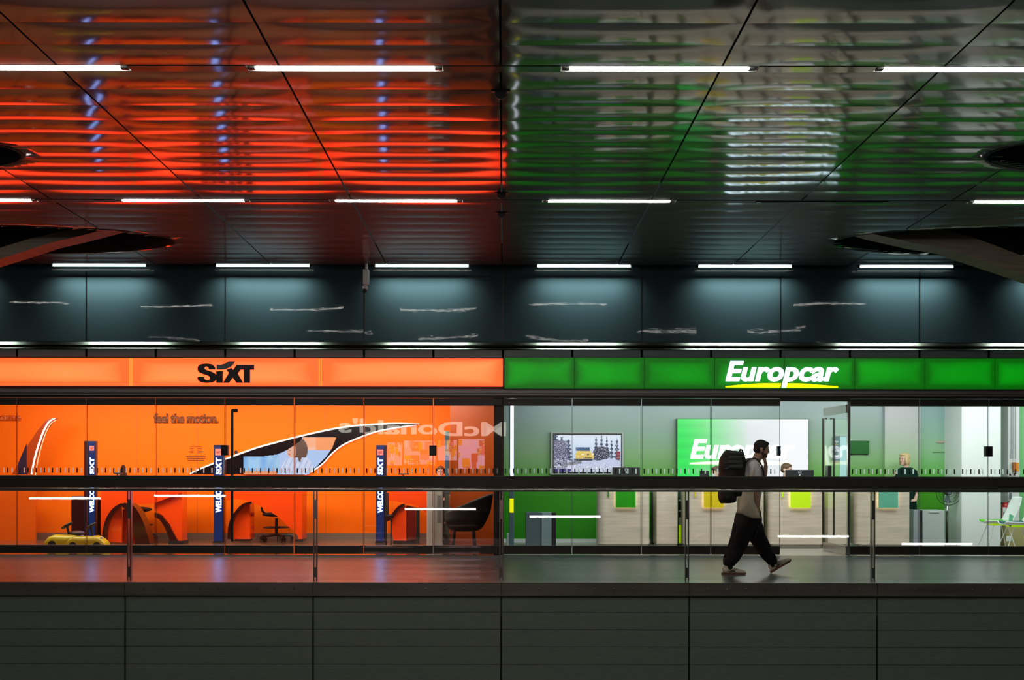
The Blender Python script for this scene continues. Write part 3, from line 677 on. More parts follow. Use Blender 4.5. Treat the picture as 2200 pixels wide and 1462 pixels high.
# left glossy partition with the wall swoosh's reflection painted on as a graphic
t = thing('glossy_partition', 'glossy orange side panel with a painted reflection of the curved wall swoosh', 'panel', (X(30, 21.6), 21.6, 0))
MB().box(X(-40, 21.7), X(82, 21.7), 21.7, 21.76, .02, Z(905, 21.7)).bm.free()
sw = [(26,1022),(45,985),(60,958),(80,928),(96,908),(108,900),(125,899.5),(112,912),(98,930),(88,955),(78,985),(68,1022)]
MB().pxprism(sw, 21.7, .03).build('swoosh_reflection', mat('painted_swoosh_reflection', (.35, .04, .004), .2), t)  # reflected swoosh, painted as a flat shape
MB().pxprism([(38,1022),(38,1000),(57,955),(57,1022)], 21.69, .01).build('dark_field', mat('navy_brown', (.03, .012, .03), .25), t)  # dark field over the lower part of the swoosh
cv = soft([(67,1021),(71,1000),(77,975),(84,952),(93,928),(104,909),(117,900.5)])
b = MB(); b.pxprism([(x - 1.4, y) for x, y in cv] + [(x + 1.6, y + 1.0) for x, y in reversed(cv)], 21.66, .02); b.build('stripe', mat('painted_white_reflection', (.9, .85, .8), .4, emit=(1, .85, .78), es=.8), t)  # reflected white outline, painted on with a glow
b = MB(); b.pxprism([(x + 8 - i * .18, y + 4) for i, (x, y) in enumerate(cv)] + [(x + 9 - i * .18, y + 4.6) for i, (x, y) in reversed(list(enumerate(cv)))], 21.66, .02); b.build('stripe', mat('painted_thin_reflection', (.9, .5, .3), .4, emit=(1, .55, .3), es=.6), t)  # second reflected line, also painted and glowing
MB().box(X(0, 21.8), X(80, 21.8), 21.72, 21.78, 0, Z(1046, 21.8)).build('panel', mat('orange_side_gloss', (.75, .10, .003), .12, coat=.5), t)
# ------------------------------------------------------------------ totems
def totem(px0, px1, side, d, zt_px, name_lab, words=True):
    x0, x1 = X(px0, d), X(px1, d); t = thing('totem_display', name_lab, 'totem display', ((x0 + x1) / 2, d, 0), 'narrow upright totem displays in the orange shop')
    zt = Z(zt_px, d); s0 = X(px0 - side, d) if side > 0 else x0; s1 = X(px1 - side, d) if side < 0 else x1
    MB().box(min(s0, x0) - .012, max(s1, x1) + .012, d, d + .11, 0.0, zt + .015, .006).build('housing', M['totem'], t)
    MB().box(x0, x1, d - .008, d, .03, zt).build('screen', M['navy'], t)
    MB().box(x0 - .02, x1 + .02, d - .05, d + .16, 0, .025).build('base', M['black'], t)
    w_ = px1 - px0; cxp = (px0 + px1) / 2
    b = MB(); xa, xb = X(cxp - w_ * .38, d), X(cxp + w_ * .38, d); zc = Z(zt_px + 14, d); h = (xb - xa) / 2
    b.box(xa, xb, d - .012, d - .008, zc - h, zc + h, .0); ic = b.build('icon', M['redicon'], t)
    text('icon_lettering', 'SIXT', flat(cxp - w_ * .27, cxp + w_ * .27, zt_px + 16.5, zt_px + 12, d - .014), M['inkmat'], ic, Vector((0, .003, 0)), offset=.03)
    def vert(pa, pb):                                # word running upwards from pixel row pa to pb
        return lambda u, v: P(cxp + w_ * .36 - w_ * .72 * v, pa + (pb - pa) * u, d - .012)
    text('lettering', 'SIXT', vert(1021, 985), M['lettlit'], t, Vector((0, .004, 0)), offset=.02, bold=.03)
    text('lettering', 'WELCOME', vert(1103, 1036), M['lettlit'], t, Vector((0, .004, 0)), offset=.02, bold=.03)
    return t
totem(191, 204, 9, 21.0, 951, 'leftmost totem display, half turned, standing behind the yellow ride-on cars')
totem(460.5, 478.5, 0, 21.2, 959, 'blue totem display with upright white words beside the tall door handle')
totem(809.5, 825, -4, 21.2, 959, 'blue totem display right of the wall picture, beside the rightmost desk')
# dark cabinets behind the first totem
MB().box(X(153, 21.3), X(186, 21.3), 21.3, 21.8, 0, Z(1068, 21.3), .006).build('dark_cabinet', M['maroon'], label='dark red cabinet left of the leftmost totem', cat='cabinet')
MB().box(X(200, 21.35), X(216, 21.35), 21.35, 21.8, 0, Z(1070, 21.35), .006).build('dark_cabinet', M['maroon'], label='narrow dark red cabinet right of the leftmost totem', cat='cabinet')
# ------------------------------------------------------------------ curved desks
def arc(pts, wd): return soft(pts) + soft([(x + a, y + b) for (x, y), (a, b) in reversed(list(zip(pts, wd)))])
def arc_(pts, wd): return pts + [(x + a, y + b) for (x, y), (a, b) in reversed(list(zip(pts, wd)))]
def prt(t, name, pts, d, th, m, **kw): return MB().pxprism(pts, d, th).build(name, m, t, **kw)
D1 = 20.8
t = thing('curved_desk', 'glossy orange desk with two dark arched legs right of the leftmost totem', 'desk', (X(300, D1), D1, 0), 'arched orange desks')
prt(t, 'front_panel', [(217,1040),(391,1040),(391,1060),(330,1084),(300,1086),(285,1082),(262,1082),(245,1092),(232,1112),(224,1140),(217,1166)], D1 + .02, .03, M['desk'])
prt(t, 'side_panel', [(226,1166),(228,1130),(246,1098),(262,1086),(262,1168)], D1 + .12, .03, M['desk'])
prt(t, 'drawer_unit', [(264,1095),(278,1100),(278,1168),(264,1168)], D1 + .3, .3, M['desk'])
prt(t, 'end_panel', [(332,1066),(391,1052),(391,1167),(380,1167),(366,1130),(350,1110),(332,1098)], D1 + .10, .35, M['desk'])
prt(t, 'arch', arc([(218,1168),(221,1140),(228,1116),(240,1097),(256,1085),(270,1083.5)], [(8.5,0),(7,2),(6,3),(5,4),(3,4),(0,5)]), D1 - .01, .30, M['maroon'])
prt(t, 'arch', arc([(268,1083.5),(282,1086),(296,1100),(308,1124),(316,1148),(322,1170)], [(-6,6),(-10,16),(-16,22),(-22,24),(-26,20),(-34,0)]), D1 - .02, .32, M['maroon'])
prt(t, 'arch', arc([(332,1103),(345,1109),(360,1126),(372,1146),(383,1166)], [(0,10),(-2,10),(-6,10),(-10,10),(-18,0)]), D1 + .05, .30, M['maroon'])
prt(t, 'foot', [(362,1164),(394,1164),(394,1171),(362,1171)], D1 + .02, .35, M['black'])
prt(t, 'desk_top', [(212,1036),(396,1036),(396,1041),(212,1041)], D1, .75, M['desk'])
b = MB(); b.box(X(210, D1), X(300, D1), D1 + .0, D1 + .02, Z(1042, D1), Z(1041, D1)); b.bm.free()
D2 = 20.9
t = thing('curved_desk', 'glossy orange desk sweeping down to the right beside the door handle', 'desk', (X(565, D2), D2, 0), 'arched orange desks')
prt(t, 'front_panel', [(487,1040),(649,1040),(649,1161),(642,1161),(639,1152),(630,1141),(620,1133),(607,1121),(595,1110),(575,1098),(555,1087),(536,1080.5),(520,1075),(497,1074),(487,1078)], D2 + .02, .03, M['desk'])
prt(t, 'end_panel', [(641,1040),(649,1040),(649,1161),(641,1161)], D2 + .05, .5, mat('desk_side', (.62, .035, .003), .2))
prt(t, 'arch', arc([(489,1160),(490,1135),(496,1115),(508,1097),(522,1084),(540,1079)], [(8,0),(7,0),(6,2),(5,3),(4,4),(0,5)]), D2 - .01, .30, M['maroon'])
dr = prt(t, 'drawer_unit', [(497,1160),(497,1128),(503,1108),(515,1092),(528,1083),(537.5,1081),(537.5,1160)], D2 + .14, .35, M['desk'])
prt(t, 'plinth', [(503,1159.5),(535,1159.5),(535,1164.5),(503,1164.5)], D2 + .16, .28, M['black'])
prt(t, 'foot', [(633,1160),(651,1160),(651,1165),(633,1165)], D2 + .02, .35, M['black'])
prt(t, 'desk_top', [(483,1036),(654,1036),(654,1041),(483,1041)], D2, .75, M['desk'])
D3 = 20.9
t = thing('curved_desk', 'glossy orange desk with a round fronted drawer unit beside the rightmost totem', 'desk', (X(880, D3), D3, 0), 'arched orange desks')
prt(t, 'front_panel', [(832,1040),(917,1040),(917,1104),(905,1094),(890,1086),(868,1082),(848,1078),(832,1078)], D3 + .02, .03, M['desk'])
prt(t, 'arch', arc([(826,1112),(838,1108),(848,1097),(858,1087),(868,1083)], [(6,10),(3,9),(2,8),(1,7),(2,5)]), D3 - .01, .3, M['maroon'])
prt(t, 'drawer_unit', [(846,1162),(841,1145),(840.5,1125),(843,1107),(849,1094),(857,1087),(873,1088),(873,1163)], D3 + .05, .03, M['desk'])
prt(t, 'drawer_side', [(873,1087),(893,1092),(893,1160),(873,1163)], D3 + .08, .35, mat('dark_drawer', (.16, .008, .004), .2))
prt(t, 'leg', [(894,1094),(901,1094),(901,1169),(894,1169)], D3 - .02, .10, M['black'])
prt(t, 'plinth', [(845,1163),(893,1162),(893,1169),(845,1169)], D3 + .1, .25, M['black'])
prt(t, 'desk_top', [(828,1036),(921,1036),(921,1041),(828,1041)], D3, .75, M['desk'])
# small things on the desks
for (a, c, y, dd, lb) in ((244, 260, 1017.5, D1 + .2, 'flat dark terminal on the desk right of the leftmost totem'), (855, 878, 1018, D3 + .2, 'flat dark terminal on the desk right of the rightmost totem')):
    t = thing('card_terminal', lb, 'terminal', (X((a + c) / 2, dd), dd, Z(1036, dd)), 'flat dark terminals')
    MB().box(X(a, dd), X(c, dd), dd, dd + .12, Z(y + 3, dd), Z(y, dd), .004).build('screen', M['plastic'], t)
    MB().tube([P((a + c) / 2, y + 3, dd + .06), (X((a + c) / 2, dd), dd + .06, Z(1037, dd))], .012, 8).build('stand', M['plastic'], t)
# ------------------------------------------------------------------ office chair
D = 21.98; cx = X(594, D)
def swivel(cx, D, zs, lab, back=None, px=None):
    t = thing('office_chair', lab, 'office chair', (cx, D, 0), 'office chairs')
    for i in range(5):
        a = R(20 + 72 * i); e = Vector((cx + .30 * math.cos(a), D + .30 * math.sin(a), .085))
        l = MB().tube([(cx, D, .11), e], [.028, .018], 8).build('leg', M['plastic'], t)
        q = MB(); 
        for s in (-1, 1):
            dx, dy = -math.sin(a) * .024 * s, math.cos(a) * .024 * s
            q.tube([(e.x + dx - .008 * math.sin(a) * s, e.y + dy + .008 * math.cos(a) * s, .036), (e.x + dx + .008 * math.sin(a) * s, e.y + dy - .008 * math.cos(a) * s, .036)], .036, 12)
        q.build('caster', M['plastic'], l)
    MB().tube([(cx, D, .09), (cx, D, .42)], .028, 10).build('column', M['plastic'], t)
    rg = [(cx + .24 * math.cos(a), D + .24 * math.sin(a), .245) for a in [2 * math.pi * i / 24 for i in range(25)]]
    b = MB().tube(rg, .011, 6)
    for i in range(3): a = R(120 * i); b.tube([(cx, D, .235), (cx + .24 * math.cos(a), D + .24 * math.sin(a), .245)], .012, 6)
    b.build('foot_ring', M['plastic'], t)
    b = MB().ball((cx - .02, D, .49), (.25, .24, .045)); b.build('seat', M['fabric'], t, smooth=True)
    b = MB().tube([(cx - .18, D, .47), (cx - .27, D, .56), (cx - .30, D, .75)], [.03, .022, .02], 8); b.build('back_arm', M['plastic'], t)
    b = MB().ball((cx - .31, D, .95), (.04, .22, .26)); b.build('backrest', M['fabric'], t, smooth=True)
    return t
swivel(cx, D, .5, 'black office chair with a foot ring under the middle orange desk')
t2 = swivel(X(300, 21.95), 21.95, .5, 'black office chair whose rounded back shows over the handrail behind the left desk')
t2.scale = (1, 1, 1.19)
# chair back left of desk 3
t = thing('visitor_chair', 'dark chair half hidden between the rightmost totem and its desk', 'chair', (X(836, 20.4), 20.4, 0))
MB().box(X(829, 20.4), X(841, 20.4), 20.4, 20.8, Z(1112, 20.4), Z(1108, 20.4), .01).build('seat', M['fabric'], t)
MB().box(X(828, 20.4), X(831, 20.4), 20.4, 20.8, Z(1112, 20.4), Z(1060, 20.4), .008).build('backrest', M['fabric'], t)
b = MB()
for x in (829.5, 840): b.bm.free(); b = MB(); b.tube([(X(x, 20.4), 20.42, Z(1110, 20.4)), (X(x, 20.4), 20.42, 0)], .014, 6); b.build('leg', M['black'], t); b = MB()
b.bm.free()
# ------------------------------------------------------------------ beige upright unit, parcel
D = 20.3
t = thing('air_purifier', 'tall beige upright unit with a perforated side behind the black armchair', 'air unit', (X(933, D), D, 0))
MB().box(X(917, D), X(932, D), D, D + .35, 0, Z(1040, D), .01).build('body', M['beige'], t)
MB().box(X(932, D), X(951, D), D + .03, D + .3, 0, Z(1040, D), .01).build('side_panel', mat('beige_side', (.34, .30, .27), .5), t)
b = MB()
for i in range(22):
    for j in range(4):
        x = X(939.5 + j * 2.6, D); z = Z(1066 + i * 2.7, D); b.box(x, x + .011, D + .026, D + .03, z - .012, z)
b.build('grille', M['black'], t)
MB().prism([(X(952, D), 0.02), (X(966, D), .02), (X(964, D), .12), (X(955, D), .22)], D + .1, D + .25).build('bag', M['plastic'], label='small dark bag on the floor behind the black armchair', cat='bag')
MB().box(X(1063.5, 20.7), X(1066, 20.7), 20.7, 20.9, Z(1168, 20.7), Z(1159, 20.7)).build('socket', M['white'], label='small white socket at the foot of the shaded orange wall', cat='socket')
# tall narrow poster stand at the shop corner
t = thing('poster_stand', 'narrow upright poster stand in blue and yellow at the corner of the shaded orange wall', 'poster stand', (X(960, 20.7), 20.7, 0))
MB().box(X(955, 20.7), X(966, 20.7), 20.7, 20.75, .02, Z(927, 20.7), .003).build('frame', mat('grey_green_frame', (.10, .12, .09), .4), t)
def stand(u, v):
    c = (.05, .10, .13)
    if .72 < v < .86: c = (.03, .22, .36) if u < .5 else (.5, .32, .02)
    elif .62 < v < .7: c = (.4, .4, .4)
    elif .5 < v < .62: c = (.02, .08, .2)
    return c
picture('poster', lambda u, v: P(956.5 + 8 * u, 1060 - 130 * v, 20.69), 8, 80, stand, .6, t)
# ------------------------------------------------------------------ tub armchair
D = 19.3; c0 = Vector((X(998, D), D + .32, 0))
t = thing('armchair', 'black tub armchair on thin legs facing left by the shaded orange wall', 'armchair', (c0.x, c0.y, 0))
def shell(r, dz):
    def fn(u, v):
        a = (u - .5) * R(300)                         # 0 = back (towards +x)
        rim = .735 + .20 * max(0, math.cos(a * .62)) ** 2.2 - .12 * (1 - math.cos(a * .6)) ** 1.5
        z0 = .335; z = z0 + (rim - z0) * v + dz
        rr = r * (.60 + .40 * min(1, v * 1.9) ** .55) + (.08 * v * max(0, math.cos(a)))
        return Vector((c0.x + 1.12 * rr * math.cos(a), c0.y + rr * math.sin(a), z))
    return fn
b = MB().grid(shell(.325, 0), 48, 14); o = b.build('shell', M['fabric'], t, smooth=True)
md = o.modifiers.new('s', 'SOLIDIFY'); md.thickness = .05; md.offset = 0
MB().ball((c0.x - .03, c0.y, .44), (.33, .30, .07)).build('seat', M['fabric'], t, smooth=True)
MB().ball((c0.x, c0.y, .345), (.26, .24, .05)).build('underframe', M['black'], t, smooth=True)
for a, c in ((-.22, -.2), (-.22, .2), (.17, -.2), (.17, .2)):
    MB().tube([(c0.x + a * .8, c0.y + c * .8, .36), (c0.x + a, c0.y + c, 0)], [.03, .022], 8).build('leg', M['black'], t)
# ------------------------------------------------------------------ ride-on cars
def ridecar(cx, D, L, wh_px, lab, seatx, scale=1):
    t = thing('ride_on_car', lab, 'toy car', (cx, D, 0), 'yellow ride-on toy cars')
    b = MB(); prof = [(-.5,.06),(-.49,.13),(-.42,.19),(-.30,.22),(-.12,.215),(.06,.215),(.22,.225),(.36,.19),(.47,.13),(.5,.06)]
    n = len(prof)
    def fn(u, v):
        i = min(int(u * (n - 1)), n - 2); f = u * (n - 1) - i; x = prof[i][0] * (1 - f) + prof[i+1][0] * f; h = prof[i][1] * (1 - f) + prof[i+1][1] * f
        a = math.pi * v; wy = .17 * (1 - .35 * abs(2 * u - 1) ** 2)
        return Vector((cx + x * L, D - wy * math.copysign(abs(math.cos(a)) ** .5, math.cos(a)), .05 + (h - .05) * math.sin(a) ** .45 * scale))
    b.grid(fn, 36, 16); b.build('body', M['toy'], t, smooth=True)
    MB().ball((cx + seatx, D, .25 * scale), (.13, .10, .035)).build('seat', M['black'], t, smooth=True)
    q = Vector((cx + wh_px, D, .36 * scale))
    MB().tube([(q.x + .03, D, .22 * scale), q], .02, 8).build('steering_column', M['black'], t)
    ax = Vector((.55, 0, -.83)).normalized(); u_ = Vector((0, 1, 0)); v_ = ax.cross(u_)
    rg = [q + u_ * (.095 * math.cos(a)) + v_ * (.095 * math.sin(a)) for a in [2 * math.pi * i / 20 for i in range(21)]]
    MB().tube(rg, .014, 6, cap=False).tube([q - v_ * .09, q + v_ * .09], .018, 6).build('steering_wheel', M['black'], t, smooth=True)
    for sx in (-.30, .30):
        for sy in (-1, 1): MB().tube([(cx + sx * L, D + sy * .17, .07), (cx + sx * L, D + sy * .12, .07)], .07, 16).build('wheel', M['black'], t)
    b = MB()
    b.ball((cx + .40 * L, D - .13, .19 * scale), (.03, .012, .02), 8, 6); b.build('headlight', M['white'], t, smooth=True)
    return t
ridecar(X(148, 19.6), 19.6, .74, -.03, 'yellow ride-on toy car with a black steering wheel, the left one', .14, 1.08)
ridecar(X(190, 19.25), 19.25, .66, .04, 'yellow ride-on toy car in front of the totem, the right one', -.18, 1.1)
# ------------------------------------------------------------------ green shop: light boxes, television
t = thing('light_box', 'large light box glowing from green to white with the word Europcar', 'light box', (X(1595, GB), GB - .12, Z(960, GB)))
gd = GB - .14
MB().box(X(1454, gd), X(1737.5, gd), gd + .01, GB, Z(1042, gd), Z(899.5, gd)).build('frame', mat('green_frame', (.02, .12, .02), .4), t)
def lb(u, v):
    k = max(0, min(1, (u - .02) / .55 + (v - .5) * .10)); k = k ** 1.6; n = .04 * math.sin(v * 40) * (1 - k)
    a = (.01, .60, .07); b_ = (.54, .56, .58)
    if k > .95: pass
    hot = .12 * math.exp(-((u - .9) ** 2) * 6)
    return [a[i] * (1 - k) + b_[i] * k + n * (i == 1) + hot * k for i in range(3)]
picture('light_panel', lambda u, v: P(1455.5 + 281 * u, 1042 - 141.5 * v, gd), 70, 40, lb, 1.35, t)
text('lettering', 'Europcar', flat(1483, 1708, 999, 943, gd - .02), mat('white_lit', (.5, .5, .5), .4, emit=(1, 1, 1), es=2.4), t, Vector((0, .02, 0)), offset=.03, shear=.22)
MB().pxprism([(1482,997.5),(1482,994.5),(1530,991),(1590,989),(1594,997.5)], gd - .02, .02).pxprism([(1603,989),(1650,990),(1706,994.5),(1706,997.5),(1601,997.5)], gd - .02, .02).build('underline', mat('cream_lit', (.5, .5, .5), .4, emit=(1, .95, .45), es=1.6), t)
t = thing('television', 'wall television in a pale frame showing a yellow car in snow', 'television', (X(1262, GB), GB - .1, Z(975, GB)))
td = GB - .10
MB().box(X(1183.5, td), X(1340, td), td + .01, GB, Z(1020.5, td), Z(928, td), .006).build('frame', mat('pale_frame', (.36, .38, .37), .4), t)
MB().box(X(1188, td), X(1336, td), td, td + .012, Z(1017, td), Z(931.5, td), .002).build('bezel', M['black'], t)
tr = random.Random(11); spk = [[tr.random() for _ in range(160)] for _ in range(100)]
def tvc(u, v):
    i, j = min(159, int(u * 159)), min(99, int(v * 99)); s = spk[j][i]
    base = [.45 + .3 * v, .58 + .25 * v, .85 + .1 * v]
    tree = 0
    for cxx, wx, hh in ((.02,.10,1.1),(.12,.09,.95),(.22,.07,.9),(.63,.05,.95),(.71,.04,1.0),(.79,.04,.97),(.86,.04,.85),(.94,.05,.92)):
        if v < hh and abs(u - cxx) < wx * (hh - v + .15) * (1.0 + .5 * math.sin(v * 60 + cxx * 9)): tree = 1
    c = base
    if tree and v > .25: c = [.03, .04, .10] if s < .88 else [.35, .4, .65]
    if u < .24 and v < .85 and (u < .20 - .1 * (v - .5) or s < .5): c = [.05, .04, .10] if s < .55 else [.35, .33, .5]
    if ((u - .71) / .13) ** 2 + ((v - .50) / .20) ** 2 < 1: c = [.03, .03, .06] if s < .86 else [.5, .5, .7]
    if v < .34 + .03 * math.sin(u * 17): c = [.62, .66, .88] if s > .25 else [.4, .43, .62]
    if v < .15 + .2 * max(0, .3 - u) + .03 * math.sin(u * 40): c = [.75, .78, .95] if s > .3 else [.25, .26, .4]
    if u < .2 and v < .4 and s < .6: c = [.04, .03, .08]
    if .12 < u < .42 and abs(v - (.16 + .28 * u)) < .045: c = [.16, .17, .20] if s < .7 else [.4, .4, .5]
    # car
    if .32 < u < .60 and .36 < v < .52: c = [.75, .52, .10]
    if .30 < u < .58 and .30 < v < .36: c = [.03, .03, .05]
    if .34 < u < .55 and .52 < v < .60: c = [.85, .62, .12]
    if .33 < u < .54 and .57 < v < .67: c = [.05, .10, .22]
    if .44 < u < .57 and .375 < v < .40: c = [.12, .09, .05]
    if ((u - .51) / .012) ** 2 + ((v - .47) / .02) ** 2 < 1: c = [.1, .08, .05]
    if (abs(u - .43) < .02 or abs(u - .58) < .015) and abs(v - .48) < .015: c = [1, .95, .7]
    if .93 < u < .99 and .34 < v < .56: c = [.35, .03, .04] if s < .6 else [.05, .04, .07]
    if u < .24 + .05 * math.sin(9 * v) and v < .08: c = [.05, .03, .18]
    if s > .975: c = [.9, .93, 1]
    return c
picture('screen', lambda u, v: P(1189.5 + 144.5 * u, 1014.5 - 79 * v, td - .004), 150, 90, tvc, 1.0, t)
# narrow upright white light box by the party wall
d = 19.2
t = thing('light_column', 'tall narrow white light strip with a yellow field by the party wall', 'light strip', (X(1099, d), d, 0))
MB().box(X(1094, d), X(1104.5, d), d, d + .5, 0, 2.75, .004).build('housing', mat('strip_housing', (.12, .2, .25), .3), t)
MB().box(X(1096.5, d), X(1103.3, d), d - .006, d, Z(1030, d), 2.7).build('light_panel', mat('white_strip', (.5, .5, .5), .4, emit=(.80, .88, 1), es=2.2), t)
MB().box(X(1095, d), X(1103.5, d), d - .006, d, Z(1102, d), Z(1072, d)).build('yellow_panel', mat('yellow_strip', (.5, .5, 0), .4, emit=(.9, .85, 0), es=1.0), t)
# grey block, router
d = 20.3
t = thing('kiosk', 'dark grey plinth kiosk with a black edge left of the counters', 'kiosk', (X(1165, d), d, 0))
MB().box(X(1130, d), X(1163, d), d, d + .45, 0, Z(1101.5, d), .004).build('body', mat('kiosk_grey', (.085, .115, .14), .4), t)
MB().box(X(1163.5, d), X(1185, d), d - .02, d + .45, 0, Z(1102, d), .004).build('door', mat('kiosk_light', (.19, .25, .28), .4), t)
MB().box(X(1185, d), X(1195, d), d + .02, d + .45, 0, Z(1102, d), .004).build('edge', M['black'], t)
t = thing('small_heater', 'small grey box with a cable at the foot of the party wall', 'heater', (X(1094, 20), 20, 0))
MB().box(X(1088, 20), X(1098, 20), 20, 20.3, 0, Z(1148, 20), .01).build('body', M['palecab'], t)
MB().tube([P(1098, 1152, 20), P(1100, 1160, 20), P(1103, 1171, 20), (X(1105, 20), 20, .01)], .007, 6).build('cable', M['black'], t)
# ------------------------------------------------------------------ counters
def counter(pa, pb, q0, q1, panel, lab, hang=None, d=19.85):
    t = thing('service_counter', lab, 'counter', (X((pa + pb) / 2, d), d, 0), 'pale wood service counters')
    x0, x1 = X(pa, d), X(pb, d); r = .12; zt = Z(1046, d); pts = []
    for a in range(0, 91, 15): pts.append((x0 + r - r * math.cos(R(a)), d + r - r * math.sin(R(a))))
    for a in range(0, 91, 15): pts.append((x1 - r + r * math.sin(R(a)), d + r - r * math.cos(R(a))))
    pts += [(x1, d + .5), (x0, d + .5)]
    def slab(z0, z1, g=0):
        b = MB(); cxm = (x0 + x1) / 2; cym = d + .25
        lo_ = [b.bm.verts.new((cxm + (x - cxm) * (1 + g), cym + (y - cym) * (1 + g), z0)) for x, y in pts]; hi = [b.bm.verts.new((cxm + (x - cxm) * (1 + g), cym + (y - cym) * (1 + g), z1)) for x, y in pts]
        n = len(pts); b.bm.faces.new(lo_[::-1]); b.bm.faces.new(hi)
        for i in range(n): b.bm.faces.new([lo_[i], lo_[(i+1) % n], hi[(i+1) % n], hi[i]])
        return b
    slab(.07, zt).build('body', M['wood'], t)
    slab(0, .07, -.02).build('plinth', M['steel'], t)
    slab(zt, zt + .03, .03).build('worktop', M['white'], t)
    if panel:
        pn = MB().box(X(q0, d), X(q1, d), d - .05, d - .03, Z(1090.5, d), Z(1048, d)).build('colour_panel', M[panel], t)
        b = MB(); e = .012
        b.box(X(q0, d) + .01, X(q1, d) - .01, d - .028, d - .012, Z(1088.5, d), Z(1087.5, d)); b.box(X(q0, d) + .008, X(q0, d) + .016, d - .028, d - .012, Z(1088, d), Z(1050, d)); b.box(X(q1, d) - .016, X(q1, d) - .008, d - .028, d - .012, Z(1088, d), Z(1050, d))
        b.build('backlight', M['led'], pn)
    if hang: MB().box(X(hang[0] - 1.3, d), X(hang[0] + 1.3, d), d - .02, d + .01, Z(1068, d), Z(1056, d)).build('hook', M[hang[1]], t)
    return t
counter(1286, 1397, 1322, 1365, 'green', 'pale wood counter with a green square panel, the leftmost', (1307, 'green'))
counter(1473, 1587, 1511, 1553.5, 'yel', 'pale wood counter with a yellow square panel behind the walking man', (1493, 'yel'))
counter(1657, 1770, 1697, 1740, 'lime', 'pale wood counter with a lime green square panel in the open doorway', (1681, 'lime'))
counter(1846, 1958, 1886, 1927.5, 'teal', 'pale wood counter with a pale teal square panel in front of the blonde woman')
for a, c, lb_ in ((1411, 1456, 'pale wood side cabinet between the green and the yellow counter'), (1594, 1641, 'pale wood side cabinet behind the walking man'), (1779, 1822, 'pale wood side cabinet behind the open door leaf')):
    d = 20.05; t = thing('side_cabinet', lb_, 'cabinet', (X((a + c) / 2, d), d, 0), 'pale wood side cabinets')
    MB().box(X(a, d), X(c, d), d, d + .5, .06, Z(1044, d), .006).build('body', M['wood'], t)
    MB().box(X(a, d) + .01, X(c, d) - .01, d + .02, d + .45, 0, .06).build('plinth', M['steel'], t)
# shelves with boxes in the gaps
for a, c, lb_ in ((1457, 1472, 'between the yellow counter and its side cabinet'), (1642, 1656, 'just left of the open doorway')):
    d = 20.5; t = thing('open_shelf', 'narrow open shelf ' + lb_, 'shelf', (X((a + c) / 2, d), d, 0), 'narrow open shelves')
    b = MB().box(X(a, d), X(a, d) + .012, d, d + .35, 0, Z(1050, d)); b.box(X(c, d) - .012, X(c, d), d, d + .35, 0, Z(1050, d)); b.box(X(a, d), X(c, d), d + .34, d + .35, 0, Z(1050, d))
    b.build('carcass', mat('dark_green_carcass', (.01, .05, .02), .5), t)
    for i, y in enumerate((1077, 1099, 1128, 1170)): MB().box(X(a, d), X(c, d), d, d + .34, Z(y, d), Z(y - 2.5, d)).build('shelf_board', M['palecab'], t)
    for i, (y0, y1, m_) in enumerate(((1126, 1112, 'palecab'), (1145, 1128.5, 'lime'), (1166, 1146, 'lime'))):
        MB().box(X(a + 1.3, d), X(c - 1.3, d), d + .02, d + .3, Z(y0, d), Z(y1, d), .004).build('storage_box', M[m_], label=('white paper tray' if i == 0 else ('upper lime box' if i == 1 else 'lower lime box')) + ' on the narrow shelf ' + lb_, cat='box', group='boxes on the narrow shelves')
d = 20.9
MB().box(X(1400, d), X(1410, d), d, d + .2, 0, Z(1058, d), .004).build('computer_tower', M['plastic'], label='black upright box between the green counter and the side cabinet', cat='computer')
# monitors
def monitor(pa, pb, y, d, lab, tag=None):
    cxx = X((pa + pb) / 2, d); t = thing('computer_monitor', lab, 'monitor', (cxx, d, Z(1042.5, 19.85)), 'black monitors seen from behind')
    MB().box(X(pa, d), X(pb, d), d, d + .05, Z(1036, d), Z(y, d), .006).build('display', M['plastic'], t)
    MB().box(cxx - .03, cxx + .03, d - .01, d + .03, Z(1042.5, 19.85), Z(1034, d), .004).build('stand', M['plastic'], t)
    MB().box(cxx - .12, cxx + .12, d - .07, d + .12, Z(1042.5, 19.85), Z(1042.5, 19.85) + .012, .003).build('foot', M['plastic'], t)
    if tag:
        rg = [(cxx + .027 * math.cos(a), d - .004, Z(y + 5.5, d) + .027 * math.sin(a)) for a in [2 * math.pi * i / 20 for i in range(21)]]
        l = MB().tube(rg, .0032, 5, cap=False).build('round_logo', M['palecab'], t)
        text('logo_lettering', 'DELL', (lambda u, v: Vector((cxx - .021 + .042 * u, d - .006, Z(y + 5.5, d) - .008 + .016 * v))), M['palecab'], l, Vector((0, .003, 0)), offset=.02)
        MB().box(cxx - .012, cxx + .012, d - .003, d, Z(y + 13, d), Z(y + 9.5, d)).build('port_label', M['palecab'], t)
    return t
monitor(1316, 1375, 1004, 20.1, 'black monitor seen from behind in front of the television', 'l')
monitor(1504, 1524, 1011, 20.1, 'small dark monitor left of the backpack')
monitor(1688, 1748.5, 1009, 20.1, 'black monitor seen from behind in front of the seated young man', 'l')
# desk organiser beside the backpack
MB().tube([P(1533, 1018, 20.05), (X(1533, 20.05), 20.05, Z(1040.5, 20.05))], .03, 10).build('pen_cup', M['palecab'], label='small pale cup on the counter beside the backpack', cat='cup')
